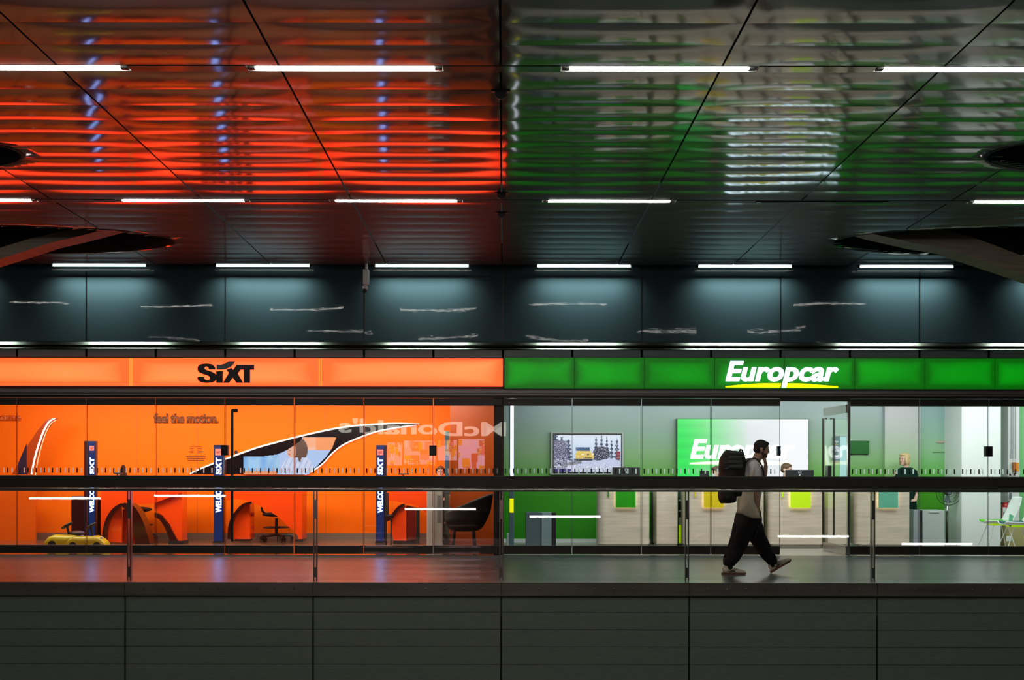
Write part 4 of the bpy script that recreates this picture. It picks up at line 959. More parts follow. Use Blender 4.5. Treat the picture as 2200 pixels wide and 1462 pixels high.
# wall panels etc.
d = GB - .05
t = thing('wall_screen', 'dark green rectangular wall panel right of the open door', 'wall panel', (X(1846, d), d, Z(960, d)))
MB().box(X(1825, d), X(1867, d), d, GB, Z(975, d), Z(946, d), .003).build('panel', mat('deep_green_panel', (.0, .10, .004), .35), t)
MB().box(X(1825, d), X(1867, d), d - .006, d + .02, Z(946, d), Z(944.8, d)).build('top_edge', M['white'], t)
b = MB()
for x in (1830, 1864): b.box(X(x, d) - .008, X(x, d) + .008, d, GB, Z(977, d), Z(975, d))
b.build('clip', M['black'], t)
d = GB - .04
t = thing('notice_panel', 'navy upright notice with white and yellow lettering behind the door leaf', 'notice', (X(1797, d), d, Z(965, d)))
MB().box(X(1789, d), X(1804, d), d, GB, Z(992, d), Z(938, d)).build('panel', mat('navy_notice', (.01, .045, .10), .4), t)
text('lettering', 'Europcar', flat(1790.5, 1802, 952, 945, d - .004), M['white'], t, Vector((0, .003, 0)), offset=.02)
MB().box(X(1791, d), X(1801, d), d - .003, d, Z(954.4, d), Z(953.2, d)).build('underline', M['yel'], t)
text('lettering', 'Express', flat(1790.5, 1802, 971, 965, d - .004), M['white'], t, Vector((0, .003, 0)), offset=.01)
text('lettering', 'Entrance', flat(1790.5, 1802, 981, 976, d - .004), M['white'], t, Vector((0, .003, 0)), offset=.01)
t = thing('window_screen', 'pale blue glazed opening in the wall behind the open door leaf', 'window', (X(1811, GB), GB - .02, Z(970, GB)))
MB().box(X(1804, GB), X(1818, GB), GB - .02, GB, Z(1040, GB), Z(937, GB)).build('pane', mat('pale_blue_pane', (.42, .62, .72), .3), t)
b = MB().box(X(1794, GB), X(1819, GB), GB - .03, GB, Z(936, GB), Z(933, GB)); b.box(X(1818, GB), X(1820, GB), GB - .03, GB, Z(1040, GB), Z(933, GB)); b.build('frame', M['palecab'], t)
# flush door in the green wall
t = thing('door_4', None, None, (X(2030, GB), GB - .02, 0), kind='structure')
b = MB(); 
b.box(X(2003, GB), X(2051, GB), GB - .012, GB, Z(971.5, GB), Z(970, GB)); b.box(X(2048.5, GB), X(2050, GB), GB - .012, GB, .07, Z(970, GB))
b.build('door_seam', mat('seam', (.10, .2, .1), .5), t)
MB().box(X(2011, GB), X(2044, GB), GB - .02, GB, Z(950.5, GB), Z(947, GB)).build('door_sign', mat('pinkish_sign', (.50, .34, .30), .4), label='small pinkish sign strip above the flush door in the green wall', cat='sign')
# grey locker
d = 20.4
t = thing('drop_box', 'pale grey cabinet with a dark vertical slot beside the pedestal fan', 'cabinet', (X(1995, d), d, 0))
MB().box(X(1962.5, d), X(1977, d), d, d + .4, 0, Z(1095.5, d), .004).build('side', mat('lilac_grey', (.30, .32, .36), .4), t)
MB().box(X(1977, d), X(1982, d), d + .01, d + .4, 0, Z(1095.5, d), .002).build('slot', M['black'], t)
MB().box(X(1982, d), X(2029, d), d - .01, d + .4, 0, Z(1095.5, d), .004).build('door', M['palecab'], t)
MB().tube([(X(1996, d), d - .02, Z(1099.5, d)), (X(2017, d), d - .02, Z(1099.5, d))], .010, 8).build('handle', M['white'], t)
# pedestal fan
d = 20.75
t = thing('pedestal_fan', 'pedestal fan with a round wire cage beside the white column', 'fan', (X(2036, d), d, 0))
fc = P(2037.5, 1057, d); b = MB()
b.tube([(fc.x, d + .05, .03), (fc.x, d + .05, fc.z - .05)], .015, 10); b.build('pole', M['chrome'], t, smooth=True)
MB().tube([(fc.x, d + .05, .03), (fc.x, d + .05, .62)], .02, 10).build('outer_pole', M['rail'], t, smooth=True)
MB().ball((fc.x, d + .05, .02), (.19, .19, .025)).build('base', M['rail'], t, smooth=True)
b = MB(); Rr = .232
for k in range(4):
    q = Rr * (1 - .22 * k); b.tube([(fc.x + q * math.cos(a), d - .03 - .012 * k, fc.z + q * math.sin(a)) for a in [2 * math.pi * i / 28 for i in range(29)]], .006 if k == 0 else .003, 5, cap=False)
for i in range(28):
    a = 2 * math.pi * i / 28; b.tube([(fc.x + .03 * math.cos(a), d - .075, fc.z + .03 * math.sin(a)), (fc.x + Rr * .6 * math.cos(a), d - .07, fc.z + Rr * .6 * math.sin(a)), (fc.x + Rr * math.cos(a), d - .03, fc.z + Rr * math.sin(a))], .0022, 4)
b.build('cage', mat('dark_wire', (.03, .05, .04), .3, .5), t)
b = MB()
for i in range(3):
    a = R(120 * i + 20)
    def bl(u, v, a=a):
        r_ = .04 + .15 * u; tt = a + (v - .5) * .9 * (.6 + .5 * u); return Vector((fc.x + r_ * math.cos(tt), d - .02 + .03 * (v - .5), fc.z + r_ * math.sin(tt)))
    b.grid(bl, 6, 6)
b.tube([(fc.x, d - .05, fc.z), (fc.x, d, fc.z)], .035, 14)
o = b.build('blades', M['greycab'], t); md = o.modifiers.new('s', 'SOLIDIFY'); md.thickness = .003
MB().tube([(fc.x, d, fc.z), (fc.x, d + .12, fc.z)], [.06, .045], 14).build('motor', M['rail'], t, smooth=True)
MB().tube([(fc.x - .03, d + .04, .66), (fc.x - .07, d + .05, .8), (fc.x - .06, d + .06, .98), (fc.x - .02, d + .06, fc.z - .04)], .005, 5).build('cable', M['black'], t)
# extinguisher, cords, orange box
d = 20.9
t = thing('fire_extinguisher', 'red fire extinguisher with white labels beside the white shell chairs', 'fire extinguisher', (X(2159, d), d, Z(1126, d)))
MB().tube([P(2160, 1126, d), P(2160, 1122, d), P(2160, 1086, d), P(2160, 1081, d), P(2160, 1078, d)], [.055, .07, .07, .05, .025], 18).build('cylinder', M['red'], t, smooth=True)
q = MB().box(X(2150.5, d), X(2157, d), d - .085, d - .06, Z(1124, d), Z(1089, d)); q.build('label', M['white'], t)
b = MB(); rq = random.Random(2)
for i in range(7): b.box(X(2151.2, d), X(2152 + rq.random() * 4, d), d - .09, d - .085, Z(1100 + i * 3.2, d), Z(1098.5 + i * 3.2, d))
b.build('label_print', M['plastic'], t)
MB().box(X(2159, d), X(2166, d), d - .085, d - .06, Z(1102, d), Z(1093, d)).build('label', M['white'], t)
MB().tube([P(2156, 1081, d - .01), P(2153, 1079, d - .03), P(2148, 1085, d)], .012, 6).build('handle', M['black'], t)
MB().tube([P(2163, 1079, d), P(2170, 1077, d - .03), P(2173, 1086, d), P(2170, 1104, d)], .011, 6).build('hose', M['black'], t)
d = 20.97
b = MB()
for x in (2172, 2176, 2181): b.tube([(X(x, d), d, 2.9), P(x, 985, d)], .0055, 5)
b.build('wall_conduits', M['greycab'], label='three thin grey pipes running down the white pillar', cat='pipes')
t = thing('key_box', 'small orange and brown box hanging on the white pillar', 'box', (X(2178, d), d, Z(1000, d)))
MB().box(X(2173.5, d), X(2178, d), d - .08, d, Z(1011, d), Z(992, d), .006).build('body', mat('brown_box', (.35, .12, .02), .4), t)
MB().box(X(2178.3, d), X(2184, d), d - .10, d, Z(1012, d), Z(993, d), .01).build('front', mat('orange_box', (.75, .25, .02), .4), t)
MB().tube([P(2175, 990, d - .05), P(2179, 985, d - .05), P(2183, 991, d - .05)], .006, 5).build('loop', M['led'] if 0 else M['palecab'], t)
b = MB()
for x in (2169.5, 2178.5): b.box(X(x - 1, d), X(x + 1.5, d), d - .02, d, Z(1021, d), Z(1016, d))
b.build('wall_switch', M['maroon'], label='pair of tiny dark switches low on the white pillar', cat='switch')
MB().box(X(2168.5, d), X(2173, d), d - .02, d, Z(1072, d), Z(1058, d), .002).build('pillar_notice', M['greycab'], label='small grey notice strip on the white pillar under the handrail line', cat='notice')
MB().box(X(2148, 20.9), X(2187, 20.9), 20.5, 20.98, 0, Z(1126.3, 20.9), .005).build('low_cabinet', mat('tan_cabinet', (.42, .36, .16), .5), label='low tan cabinet behind the white shell chairs', cat='cabinet')
MB().box(X(2163, 20.48), X(2174, 20.48), 20.485, 20.50, Z(1162, 20.48), Z(1151, 20.48), .002).build('socket', M['white'], label='white double socket on the low tan cabinet', cat='socket')
# shell chairs
def shellchair(pxc, d, lab, seatm, armor=None):
    x = X(pxc, d); t = thing('shell_chair', lab, 'chair', (x, d, 0), 'white shell chairs with thin legs')
    def fn(u, v):                                     # u: side to side (depth), v: front of the seat to top of the back
        s = (u - .5) * .46
        if v < .5: q = v / .5; px_ = -.30 + .46 * q; z = .445 - .015 * math.sin(q * 3) + .05 * (2 * abs(u - .5)) ** 3
        else: q = (v - .5) / .5; px_ = .16 + .08 * math.sin(q * 1.57) + .13 * q; z = .435 + .46 * q ** 1.1
        wd = (1 - .28 * max(0, (v - .78) / .22) ** 2) * (1 - .25 * max(0, (.12 - v) / .12) ** 2)
        return Vector((x + px_ + (.05 * (2 * abs(u - .5)) ** 2 * (-1 if v > .5 else 0)), d + s * wd, z))
    o = MB().grid(fn, 14, 26).build('shell', M['white'], t, smooth=True); md = o.modifiers.new('s', 'SOLIDIFY'); md.thickness = .014
    MB().grid(lambda u, v: fn(.08 + .84 * u, .02 + .45 * v) + Vector((0, 0, .018)), 8, 12).build('seat_pad', seatm, t, smooth=True).modifiers.new('s', 'SOLIDIFY').thickness = .02
    MB().box(x - .16, x + .10, d - .14, d + .14, .405, .425, .004).build('seat_frame', M['lime'], t)
    for a, c in ((-.14, -.13), (-.14, .13), (.10, -.13), (.10, .13)):
        MB().tube([(x + a, d + c, .41), (x + a * 2.1, d + c * 1.5, 0)], .008, 6).build('leg', M['white'], t)
    return t
sc1 = shellchair(2146, 19.9, 'white shell chair with a green seat pad beside the fire extinguisher', mat('green_pad', (.12, .5, .02), .6))
sc1.rotation_euler = (0, 0, 0)
shellchair(2190, 19.3, 'white shell chair with a dark green seat pad at the right edge', mat('dark_pad', (.02, .10, .09), .6))
t = thing('leaflet', 'green and white leaflet standing on the dark seat pad of the right shell chair', 'leaflet', (X(2172, 19.3), 19.3, Z(1120, 19.3)))
MB().pxprism([(2166.5,1127),(2169.5,1103),(2178,1107),(2172.5,1130)], 19.25, .01).build('sheet', mat('leaf_green', (.25, .75, .45), .5), t)
MB().pxprism([(2166.5,1128),(2167.6,1119),(2175,1123),(2172.3,1131)], 19.247, .003).build('print', mat('leaf_teal', (.02, .25, .18), .5), t)
# ------------------------------------------------------------------ what the glass mirrors: restaurant behind the viewer
YM = -8.0; dv = 2 * (DG + .02) - YM
def XM(px): return (px - CX) / F * dv
def ZM(py): return EYE - (py - HY) / F * dv
ml = mat('restaurant_letters', (.5, .5, .5), .4, emit=(1, .93, .8), es=4)
text('restaurant_lettering', "McDonald's", (lambda u, v: Vector((XM(1087) + (XM(727) - XM(1087)) * u, YM, ZM(938) + (ZM(906) - ZM(938)) * v))), ml, None, Vector((0, -.05, 0)), offset=.012, bold=.02, label="glowing white restaurant letters seen mirrored in the orange shop glass", cat='lettering')
t = thing('menu_board', 'glowing menu boards of the restaurant, seen mirrored in the shop glass', 'menu board', (XM(900), YM, ZM(980)))
mr_ = random.Random(4)
def mfun(seed, warm):
    rs = random.Random(seed); bl_ = [(rs.random(), rs.random(), rs.uniform(.06, .16), rs.uniform(.08, .2), rs.random()) for _ in range(16)]
    def f(u, v):
        c = (1.0, .42, .5) if warm else (.8, .55, .8)
        for a, b_, w1, h1, s in bl_:
            if abs(u - a) < w1 and abs(v - b_) < h1: c = (.9, .35, .02) if s < .3 else ((.9, .15, .2) if s < .4 else ((.75, .6, .75) if s < .7 else (.5, .08, .06)))
        for a, b_, w1, h1, s in bl_[:6]:
            if ((u - a) / .05) ** 2 + ((v - b_) / .09) ** 2 < 1: c = (.45, .16, .05) if (v - b_) % .05 < .03 else (.9, .6, .3)
        return c
    return f
for i, (a, c, y0, y1, wm) in enumerate(((1041, 985, 1008, 944, 0), (982, 940, 990, 946, 1), (935, 868, 1002, 951, 1), (864, 832, 1004, 955, 1))):
    MB().box(min(XM(a), XM(c)) - .03, max(XM(a), XM(c)) + .03, YM - .08, YM - .012, ZM(y0) - .03, ZM(y1) + .03).build('board_frame', M['black'], t)
    picture('board_screen', lambda u, v: Vector((XM(a) + (XM(c) - XM(a)) * u, YM - .005, ZM(y0) + (ZM(y1) - ZM(y0)) * v)), 40, 30, mfun(i + 3, wm), 4.5, t)
MB().box(-12, 12, YM - .4, YM - .3, -2.4, 5.6).build('wall_rear', M['black'], kind='structure')
MB().box(-12, 12, YM - .3, -1.2, -.3, 0).build('floor', M['void'], kind='structure')
MB().box(-2.2, 2.2, YM + .9, YM + 1.3, 0, 1.1, .01).build('restaurant_counter', M['plastic'], label='dark counter in front of the mirrored menu boards', cat='counter')
# ------------------------------------------------------------------ people
def head(b, c, s=1.0, face=1, pitch=0.0, yaw=0.0):
    # c: centre of the skull; face = +1 looks to +x. returns transform for hair
    T = Matrix.Translation(c) @ Matrix.Rotation(yaw, 4, 'Z') @ Matrix.Rotation(pitch * face, 4, 'Y') @ Matrix.Diagonal((face * s, s, s, 1))
    def B(p, r, rx=0): 
        M4 = T @ Matrix.Translation(p) @ Matrix.Rotation(rx, 4, 'Y') @ Matrix.Diagonal((*r, 1))
        bmesh.ops.create_uvsphere(b.bm, u_segments=20, v_segments=14, radius=1, matrix=M4)
    B((0, 0, .012), (.094, .074, .092)); B((.030, 0, -.042), (.062, .060, .072)); B((.050, 0, -.088), (.040, .040, .026))
    B((.062, 0, .028), (.032, .055, .036)); B((.090, 0, -.020), (.022, .012, .022), .5); B((.099, 0, -.030), (.014, .012, .010)); B((.082, 0, .000), (.014, .009, .024))
    B((.081, 0, -.058), (.014, .024, .007)); B((.080, 0, -.070), (.013, .021, .007)); B((.078, 0, -.093), (.017, .018, .014))
    B((.068, -.035, -.024), (.022, .018, .018)); B((.068, .035, -.024), (.022, .018, .018))
    B((.083, 0, .020), (.012, .042, .008))
    for sgn in (-1, 1): B((-.006, sgn * .077, -.018), (.019, .010, .031), -.25)
    return T, B
def hand(b, wrist, dirv, palmn, L=.185, curl=.35, thumb=1, spread=.10, curls=None):
    # wrist point, direction of the fingers, palm normal (side the fingers curl to)
    d0 = Vector(dirv).normalized(); n = Vector(palmn); n = (n - d0 * n.dot(d0)).normalized(); s = d0.cross(n)
    wv = Vector(wrist); pl = L * .52
    b.tube([wv, wv + d0 * pl * .45, wv + d0 * pl * .98], [(.029, .016), (.038, .0145), (.041, .0125)], 14, up=tuple(n))
    lens = [.40, .46, .43, .34]
    for i, f in enumerate(lens):
        k = (i - 1.5); base = wv + d0 * pl * (.93 - .03 * abs(k)) + s * (k * .0205)
        dd = (d0 + s * k * spread * .6).normalized(); p = base; pts = [p]; ang = 0; cu = (curls[i] if curls else curl)
        for seg, fr in enumerate((.45, .30, .25)):
            ang += cu * (1.0 + .35 * seg); v = dd * math.cos(ang) + n * math.sin(ang); p = p + v * (L * f * fr); pts.append(p)
        b.tube(pts, [.0092, .0086, .0080, .0066], 8)
    tb = wv + d0 * pl * .28 + s * (-thumb * .028)
    b.tube([tb, tb + (d0 * .55 - s * thumb * .75 + n * .35).normalized() * .038, tb + (d0 * .8 - s * thumb * .5 + n * .5).normalized() * .068, tb + (d0 * .95 - s * thumb * .25 + n * .6).normalized() * .092], [.014, .0115, .0098, .0078], 8)
# ---- the walking man (profile to the right), local frame: x right, y depth, z up
MX, MY = X(1620, 14.95), 14.95
def L_(zx, zy, y=0): return Vector((MX + (zx - 548) / 758, MY + y, max(.0, (1384 - zy) / 758)))
man = thing('person', 'man walking right with backpack and tote bag, hand at his mouth', 'person', (MX, MY, 0))
b = MB()
hc = L_(617, 158)
T, B = head(b, hc, 1.02, 1, R(8))
b.tube([L_(562, 300), L_(572, 255), L_(592, 215)], [.062, .056, .058], 16)                      # neck
b.tube([L_(500, 290, -.02), L_(520, 330), L_(530, 420), L_(525, 520), L_(510, 640), L_(500, 760)], [(.05, .12), (.10, .17), (.115, .16), (.10, .145), (.095, .145), (.10, .16)], 20, up=(0, 1, 0))
# near arm hanging (forearm shown below the rail)
sh = L_(520, 318, -.185)
b.tube([sh, L_(528, 430, -.215), L_(532, 560, -.22), L_(545, 650, -.20), L_(560, 722, -.185)], [.048, .043, .040, .035, .027], 14)
hand(b, L_(560, 720, -.185), (.10, .02, -1), (-.9, .3, -.1), curl=.55, thumb=1)
# far arm: elbow low, forearm up to the mouth
b.tube([L_(560, 322, .17), L_(600, 420, .19), L_(645, 505, .16), L_(668, 410, .10), L_(672, 322, .045)], [.048, .042, .038, .036, .027], 14)
hand(b, L_(672, 325, .045), (-.22, -.12, 1), (-.9, -.25, .0), curl=.62, thumb=-1, curls=[.95, .75, .6, .5])
blob('body', b, M['skin'], man, vox=.0065, it=3)
b = MB()                                                                                          # hair, cropped
def H(p, r): bmesh.ops.create_uvsphere(b.bm, u_segments=20, v_segments=14, radius=1, matrix=T @ Matrix.Translation(p) @ Matrix.Diagonal((*r, 1)))
H((-.006, 0, .036), (.094, .078, .082)); H((-.034, 0, -.008), (.066, .073, .062)); H((.040, 0, .075), (.052, .056, .030)); H((.012, -.070, .010), (.030, .009, .030)); H((.012, .070, .010), (.030, .009, .030))
hairo = blob('hair', b, M['hair'], man, vox=.0065, it=2)
b = MB(); H((.010, -.066, -.040), (.022, .010, .030)); H((.050, 0, -.086), (.044, .046, .024)); H((.036, -.050, -.068), (.030, .012, .022)); H((.088, 0, -.048), (.008, .026, .006))
blob('beard', b, mat('stubble', (.09, .045, .03), .7), man, vox=.005, it=2)
b = MB(); H((.0895, -.033, .004), (.006, .012, .006)); H((.0895, .033, .004), (.006, .012, .006)); b.build('eyes', M['black'], man, smooth=True)
# t-shirt
b = MB()
b.tube([L_(545, 262), L_(520, 300), L_(533, 370), L_(540, 450), L_(535, 560), L_(530, 660), L_(528, 745)], [(.055, .07), (.095, .175), (.128, .185), (.132, .18), (.118, .17), (.102, .168), (.100, .172)], 24, up=(0, 1, 0))
b.ball(L_(520, 318, -.17), (.072, .062, .065)); b.ball(L_(545, 318, .16), (.070, .062, .065))
b.tube([L_(520, 318, -.18), L_(524, 360, -.205), L_(528, 435, -.215)], [.068, .068, .072], 16)
b.tube([L_(555, 318, .17), L_(580, 372, .19), L_(604, 425, .19)], [.068, .066, .070], 16)
blob('t_shirt', b, M['tee'], man, vox=.012, it=6)
# trousers: wide legs, gathered cuffs
b = MB()
b.tube([L_(505, 742), L_(497, 800), L_(490, 860), L_(500, 930)], [(.135, .165), (.165, .18), (.185, .185), (.14, .17)], 20, up=(0, 1, 0))
b.tube([L_(470, 840, -.07), L_(430, 930, -.085), L_(400, 1030, -.09), L_(360, 1130, -.09), L_(322, 1210, -.09), L_(292, 1262, -.09), L_(290, 1300, -.09)], [(.135, .12), (.142, .125), (.128, .12), (.115, .11), (.105, .105), (.088, .09), (.074, .075)], 20, up=(0, 1, 0))
b.tube([L_(530, 840, .07), L_(565, 930, .085), L_(598, 1030, .09), L_(655, 1130, .09), L_(708, 1215, .09), L_(745, 1262, .09), L_(752, 1298, .09)], [(.115, .12), (.118, .12), (.112, .115), (.098, .105), (.085, .095), (.070, .08), (.062, .07)], 20, up=(0, 1, 0))
b.ball(L_(625, 1010, .0), (.045, .03, .10)); b.ball(L_(395, 1010, -.20), (.09, .03, .11))
blob('trousers', b, M['pants'], man, vox=.014, it=7)
b = MB().tube([L_(292, 1290, -.09), L_(298, 1332, -.09)], .045, 14); b.tube([L_(742, 1285, .09), L_(748, 1322, .09)], .043, 14); b.build('socks', M['hair'], man, smooth=True)
def shoe(heel, ang, w_):
    # heel: bottom of the heel; ang: pitch of the toe upwards
    t = Vector((math.cos(ang), 0, math.sin(ang))); n = Vector((-math.sin(ang), 0, math.cos(ang)))
    def q(l, h, y=0): return heel + t * l + n * h + Vector((0, y, 0))
    b = MB()
    b.tube([q(.0, .055), q(.045, .060), q(.105, .058), q(.165, .046), q(.225, .036), q(.275, .030), q(.298, .026)], [(.032, .032), (.050, .040), (.048, .040), (.040, .044), (.031, .048), (.024, .042), (.012, .022)], 18, up=(0, 1, 0))
    b.tube([q(.055, .07), q(.05, .112)], [(.042, .036), (.046, .036)], 16, up=(0, 1, 0))
    up = blob('shoe_upper', b, M['shoe'], man, vox=.006, it=3)
    b = MB(); pr = [(-.012, .027), (.0, .036), (.06, .036), (.12, .030), (.18, .038), (.235, .044), (.28, .034), (.302, .012)]
    lo_ = [b.bm.verts.new(q(l, .0 + (.008 if l > .28 else 0), -s)) for l, s in pr] + [b.bm.verts.new(q(l, .0 + (.008 if l > .28 else 0), s)) for l, s in reversed(pr)]
    hi = [b.bm.verts.new(q(l, .024, -s * 1.04)) for l, s in pr] + [b.bm.verts.new(q(l, .024, s * 1.04)) for l, s in reversed(pr)]
    n_ = len(lo_); b.bm.faces.new(lo_); b.bm.faces.new(hi)
    for i in range(n_): b.bm.faces.new([lo_[i], lo_[(i+1) % n_], hi[(i+1) % n_], hi[i]])
    b.build('shoe_sole', M['sole'], man)
    b = MB(); yy = -.0445                                                                           # crossed side stripes
    for (l0, h0, l1, h1, l2, h2) in ((.075, .028, .110, .055, .155, .078), (.100, .028, .140, .050, .178, .070), (.165, .030, .125, .052, .080, .072), (.060, .050, .12, .046, .19, .034)):
        b.tube([q(l0, h0, yy + .002), q(l1, h1, yy + .001), q(l2, h2, yy + .012)], .0045, 6)
    b.build('shoe_stripes', M['plastic'], man)
    b = MB()
    for i in range(4): b.tube([q(.105 + i * .022, .100 - i * .012, -.028), q(.112 + i * .022, .106 - i * .013, 0), q(.105 + i * .022, .100 - i * .012, .028)], .0042, 6)
    b.build('laces', M['white'], man)
shoe(L_(228, 1384, -.09) + Vector((0, 0, 0)), R(-0), 1)
shoe(L_(738, 1376, .09) + Vector((0, 0, 0)), R(31), 1)
# backpack and straps
bp = thing('backpack', 'big black backpack with a grey front pocket on the walking man', 'backpack', (MX - .27, MY, 1.0))
b = MB()
b.tube([L_(288, 690), L_(285, 640), L_(300, 500), L_(318, 380), L_(335, 280), L_(345, 215), L_(350, 178)], [(.09, .12), (.120, .16), (.135, .175), (.150, .18), (.155, .18), (.14, .17), (.10, .13)], 20, up=(0, 1, 0))
b.tube([L_(400, 620), L_(400, 400), L_(420, 280), L_(415, 185)], [(.06, .13), (.075, .14), (.07, .13), (.035, .08)], 16, up=(0, 1, 0))
b.ball(L_(245, 330, 0), (.055, .14, .16)); b.ball(L_(290, 660, 0), (.12, .14, .045))
blob('bag', b, M['pack'], bp, vox=.012, it=4)
b = MB()
def pk(u, v): 
    a = (u - .5) * 1.5; return L_(268 + 130 * u + 8 * math.sin(v * 9), 345 - 150 * v, -.178 - .022 * math.cos(a * 1.2) - .006 * math.sin(v * 22))
o = b.grid(pk, 14, 18).build('pocket', M['packg'], bp, smooth=True); o.modifiers.new('s', 'SOLIDIFY').thickness = .02
for z_ in (225, 300, 350): MB().tube([L_(232, z_ + 6, -.16), L_(268, z_, -.196), L_(390, z_ - 4, -.196), L_(440, z_, -.14)], .007, 6).build('compression_strap', M['plastic'], bp)
MB().tube([L_(400, 190, -.02), L_(412, 162, -.02), L_(428, 172, -.02), L_(435, 200, -.02)], .014, 8).build('grab_handle', M['pack'], bp)
for s in (-1, 1):
    y = s * .13; MB().tube([L_(440, 300, y), L_(478, 262, y * 1.05), L_(530, 250, y * 1.05), L_(572, 272, y * 1.02), L_(600, 320, y), L_(620, 380, y), L_(626, 440, y), L_(600, 530, y * 1.3), L_(500, 600, y * 1.4), L_(420, 620, y)], [(.010, .028)] * 10, 8, up=(0, 1, 0)).build('shoulder_strap', M['plastic'], bp, smooth=True)
MB().tube([L_(590, 730, -.175), L_(575, 860, -.20), L_(540, 970, -.22), L_(522, 1030, -.215)], .006, 6).build('strap_end', M['plastic'], bp)
# tote bag hanging from the near arm
tb = thing('tote_bag', 'beige canvas tote bag hanging beside the walking man below the handrail', 'tote bag', (MX - .1, MY - .28, .9))
sil = [(392,560),(376,640),(352,705),(330,772),(342,784),(385,792),(430,812),(480,828),(530,834),(570,830),(556,790),(540,748),(515,690),(500,640),(498,560)]
b = MB()
ctr = (450, 700)
def face(side):
    n = 10; m_ = len(sil); c = b.bm.verts.new(L_(*ctr, -.285 + side * .045)); prev = None; rings = []
    for k in range(1, n + 1):
        f = k / n; ring = []
        for i, (x, y) in enumerate(sil):
            bul = side * .045 * (1 - f ** 3) + .008 * side * math.sin(i * 1.9 + k * .8) * (1 - f)
            ring.append(b.bm.verts.new(L_(ctr[0] + (x - ctr[0]) * f, ctr[1] + (y - ctr[1]) * f, -.285 + bul)))
        rings.append(ring)
    for i in range(m_): b.bm.faces.new([c, rings[0][i], rings[0][(i+1) % m_]])
    for k in range(n - 1):
        for i in range(m_): b.bm.faces.new([rings[k][i], rings[k+1][i], rings[k+1][(i+1) % m_], rings[k][(i+1) % m_]])
face(-1); face(1); bmesh.ops.remove_doubles(b.bm, verts=b.bm.verts, dist=.002)
b.build('bag', M['canvas'], tb, smooth=True)
for y in (-.31, -.26):
    MB().tube([L_(410, 565, y), L_(440, 480, y), L_(480, 400, y + .01), L_(520, 300, -.22), L_(530, 262, -.15), L_(520, 330, -.25), L_(490, 480, y), L_(485, 565, y)], [(.004, .014)] * 8, 6, up=(0, 1, 0)).build('strap', M['canvas'], tb)
# ---- woman behind the teal counter
d = 20.95
def W_(px, py, y=0): return Vector((X(px, d), d + y, Z(py, d)))
wm = thing('person', 'blonde woman in a dark green top standing behind the rightmost counter', 'person', (X(1946, d), d, 0))
b = MB(); hc = W_(1943.5, 985.5); T, B = head(b, hc, .98, -1, R(2), R(28))
b.tube([W_(1947, 1010), W_(1946.5, 1001), W_(1946, 992)], [.052, .046, .048], 14)
for s, xx in ((-1, 1926), (1, 1968)):
    b.tube([W_(xx, 1012), W_(xx - s * 1, 1040), W_(xx + s * 0, 1062), W_(xx - s * 6, 1072, -.12)], [.042, .038, .034, .026], 12)
    hand(b, W_(xx - s * 6, 1072, -.12), (-s * .5, -.85, .0), (0, 0, -1), curl=.3)
b.tube([W_(1947, 1015), W_(1947, 1060), W_(1947, 1090), W_(1947, 1160), (X(1947, d), d, .03)], [(.15, .09), (.13, .09), (.14, .1), (.1, .08), (.07, .06)], 16, up=(0, 1, 0))
blob('body', b, M['skin2'], wm, vox=.008, it=2)
b = MB(); H((-.018, 0, .030), (.098, .088, .088)); H((-.040, 0, -.045), (.070, .086, .075)); H((.020, -.078, -.030), (.045, .020, .085)); H((.020, .078, -.030), (.045, .020, .085)); H((.055, 0, .078), (.045, .062, .030)); H((-.030, 0, -.085), (.060, .078, .04))
blob('hair', b, M['blonde'], wm, vox=.008, it=2)
b = MB(); H((.094, -.030, .004), (.006, .010, .006)); H((.094, .030, .004), (.006, .010, .006)); H((.088, 0, -.063), (.01, .018, .005)); b.build('face_features', mat('dark_lips', (.15, .03, .03), .5), wm, smooth=True)
b = MB()
for s in (-1, 1):
    rg = [T @ Vector((.100 - abs(math.cos(a)) * .004, s * .030 + .017 * math.cos(a), .003 + .013 * math.sin(a))) for a in [2 * math.pi * i / 14 for i in range(15)]]
    b.tube(rg, .0010, 4, cap=False); b.tube([T @ Vector((.096, s * .048, .006)), T @ Vector((.0, s * .080, .0))], .0010, 4)
b.build('glasses', M['black'], wm)
b = MB()
b.tube([W_(1947, 1003.5), W_(1947, 1010), W_(1947, 1025), W_(1947, 1045), W_(1947, 1065), W_(1950, 1100)], [(.10, .07), (.19, .10), (.19, .115), (.165, .11), (.165, .115), (.18, .12)], 20, up=(0, 1, 0))
for s, xx in ((-1, 1928), (1, 1966)): b.tube([W_(xx + s * -2, 1011), W_(xx + s * 1, 1030), W_(xx, 1050)], [.06, .055, .05], 12)
blob('top', b, M['dgreen'], wm, vox=.012, it=4)
b = MB().tube([W_(1950, 1095), W_(1952, 1130), (X(1950, d), d, .12)], [(.18, .12), (.13, .1), (.10, .08)], 16, up=(0, 1, 0)); b.tube([W_(1962, 1056, .03), W_(1964, 1095, .03)], [.045, .04], 10)
blob('trousers', b, M['pants'], wm, vox=.014, it=3)
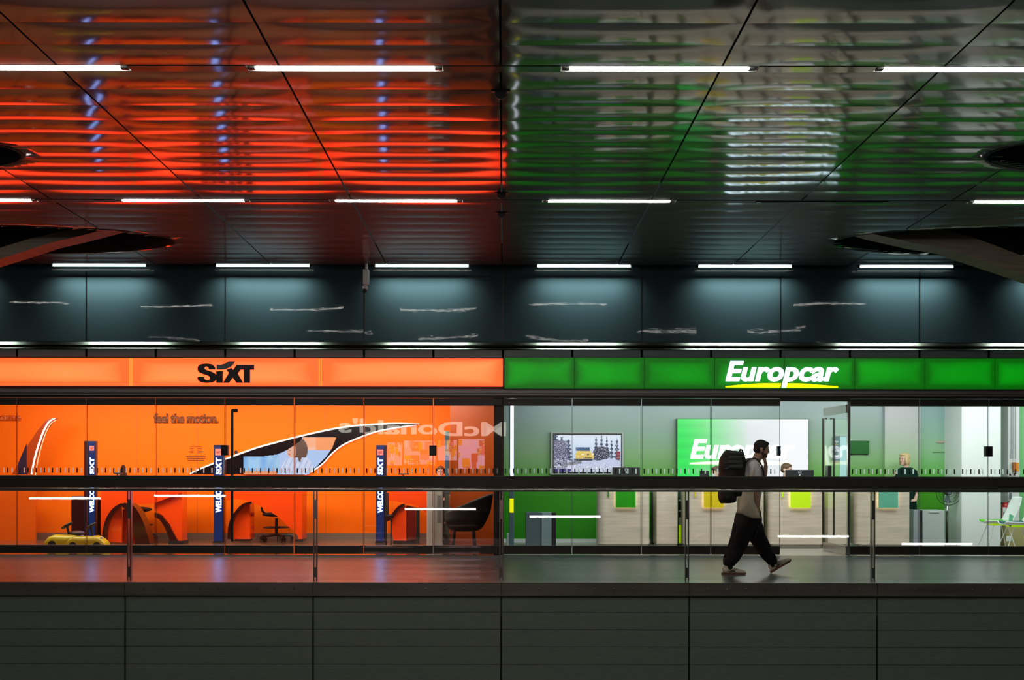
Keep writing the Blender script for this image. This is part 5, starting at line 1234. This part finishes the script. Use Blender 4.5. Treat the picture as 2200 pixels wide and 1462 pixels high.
# ---- seated clerks
def seated(px, py, d, hairm, skm, shirt, lab, face=1, yaw=0, s=1.0):
    x = X(px, d); z = Z(py, d); t = thing('person', lab, 'person', (x, d, 0)); b = MB(); global T
    c = Vector((x, d, z)); T, B_ = head(b, c, s, face, R(6), yaw)
    b.tube([c + Vector((-.02 * face, 0, -.16)), c + Vector((-.01 * face, 0, -.07))], [.05, .048], 12)
    b.tube([c + Vector((0, 0, -.2)), c + Vector((0, 0, -.45)), c + Vector((0, .02, -.68))], [(.15, .09), (.14, .09), (.15, .1)], 14, up=(0, 1, 0))
    for q in (-1, 1):
        b.tube([c + Vector((q * .17, 0, -.22)), c + Vector((q * .21, -.02, -.45)), c + Vector((q * .13, -.22, -.50))], [.045, .04, .028], 10)
        hand(b, c + Vector((q * .13, -.22, -.50)), (-q * .3, -.9, 0), (0, 0, -1), curl=.3)
    b.tube([c + Vector((-.1, .0, -.70)), c + Vector((-.11, -.30, -.72)), Vector((x - .11, d - .30, .08))], [.08, .065, .045], 10)
    b.tube([c + Vector((.1, .0, -.70)), c + Vector((.11, -.30, -.72)), Vector((x + .11, d - .30, .08))], [.08, .065, .045], 10)
    blob('body', b, skm, t, vox=.009, it=2)
    b = MB()
    for p, r in (((-.008, 0, .034), (.099, .080, .086)), ((-.036, 0, -.008), (.070, .077, .066)), ((.045, 0, .078), (.050, .055, .026))):
        bmesh.ops.create_uvsphere(b.bm, u_segments=16, v_segments=12, radius=1, matrix=T @ Matrix.Translation(p) @ Matrix.Diagonal((*r, 1)))
    blob('hair', b, hairm, t, vox=.008, it=2)
    b = MB()
    for p in ((.0895, -.033, .004), (.0895, .033, .004)): bmesh.ops.create_uvsphere(b.bm, u_segments=8, v_segments=6, radius=1, matrix=T @ Matrix.Translation(p) @ Matrix.Diagonal((.006, .012, .006, 1)))
    b.build('eyes', M['black'], t)
    b = MB(); b.tube([c + Vector((0, 0, -.15)), c + Vector((0, 0, -.20)), c + Vector((0, 0, -.45)), c + Vector((0, .02, -.70))], [(.07, .06), (.19, .10), (.165, .11), (.17, .12)], 16, up=(0, 1, 0))
    for q in (-1, 1): b.tube([c + Vector((q * .16, 0, -.22)), c + Vector((q * .21, -.02, -.44))], [.06, .052], 10)
    blob('shirt', b, shirt, t, vox=.012, it=3)
    b = MB()
    for q in (-1, 1): b.tube([c + Vector((q * .1, .04, -.70)), c + Vector((q * .11, -.30, -.72)), Vector((x + q * .11, d - .30, .10))], [.095, .08, .065], 10)
    blob('trousers', b, M['pants'], t, vox=.014, it=3)
    s_ = MB().tube([(x, d + .03, 0.02), (x, d + .03, c.z - .80)], .03, 10); s_.ball((x, d + .03, .02), (.22, .16, .02)); s_.ball((x, d + .0, c.z - .80), (.2, .15, .03))
    s_.build('stool', M['plastic'], label='dark stool under the ' + lab.split(',')[0], cat='stool', group='stools behind the counters')
    return t
seated(1689.5, 1008, 20.75, M['brown'], M['skin2'], M['dgreen'], 'young man with short brown hair seated behind a monitor, looking right', 1, R(-35))
seated(1539, 1015, 20.75, M['brown'], M['skin'], M['dgreen'], 'clerk half hidden behind the backpack, head low over the counter', -1, R(30))
seated(1343, 1017, 20.85, M['brown'], M['skin2'], M['dgreen'], 'clerk almost hidden behind the monitor in front of the television', 1, R(-60))
seated(946.5, 1014, 21.85, M['brown'], M['skin2'], M['plastic'], 'person with brown hair just above the handrail beside the poster stand', 1, R(-90), .95)
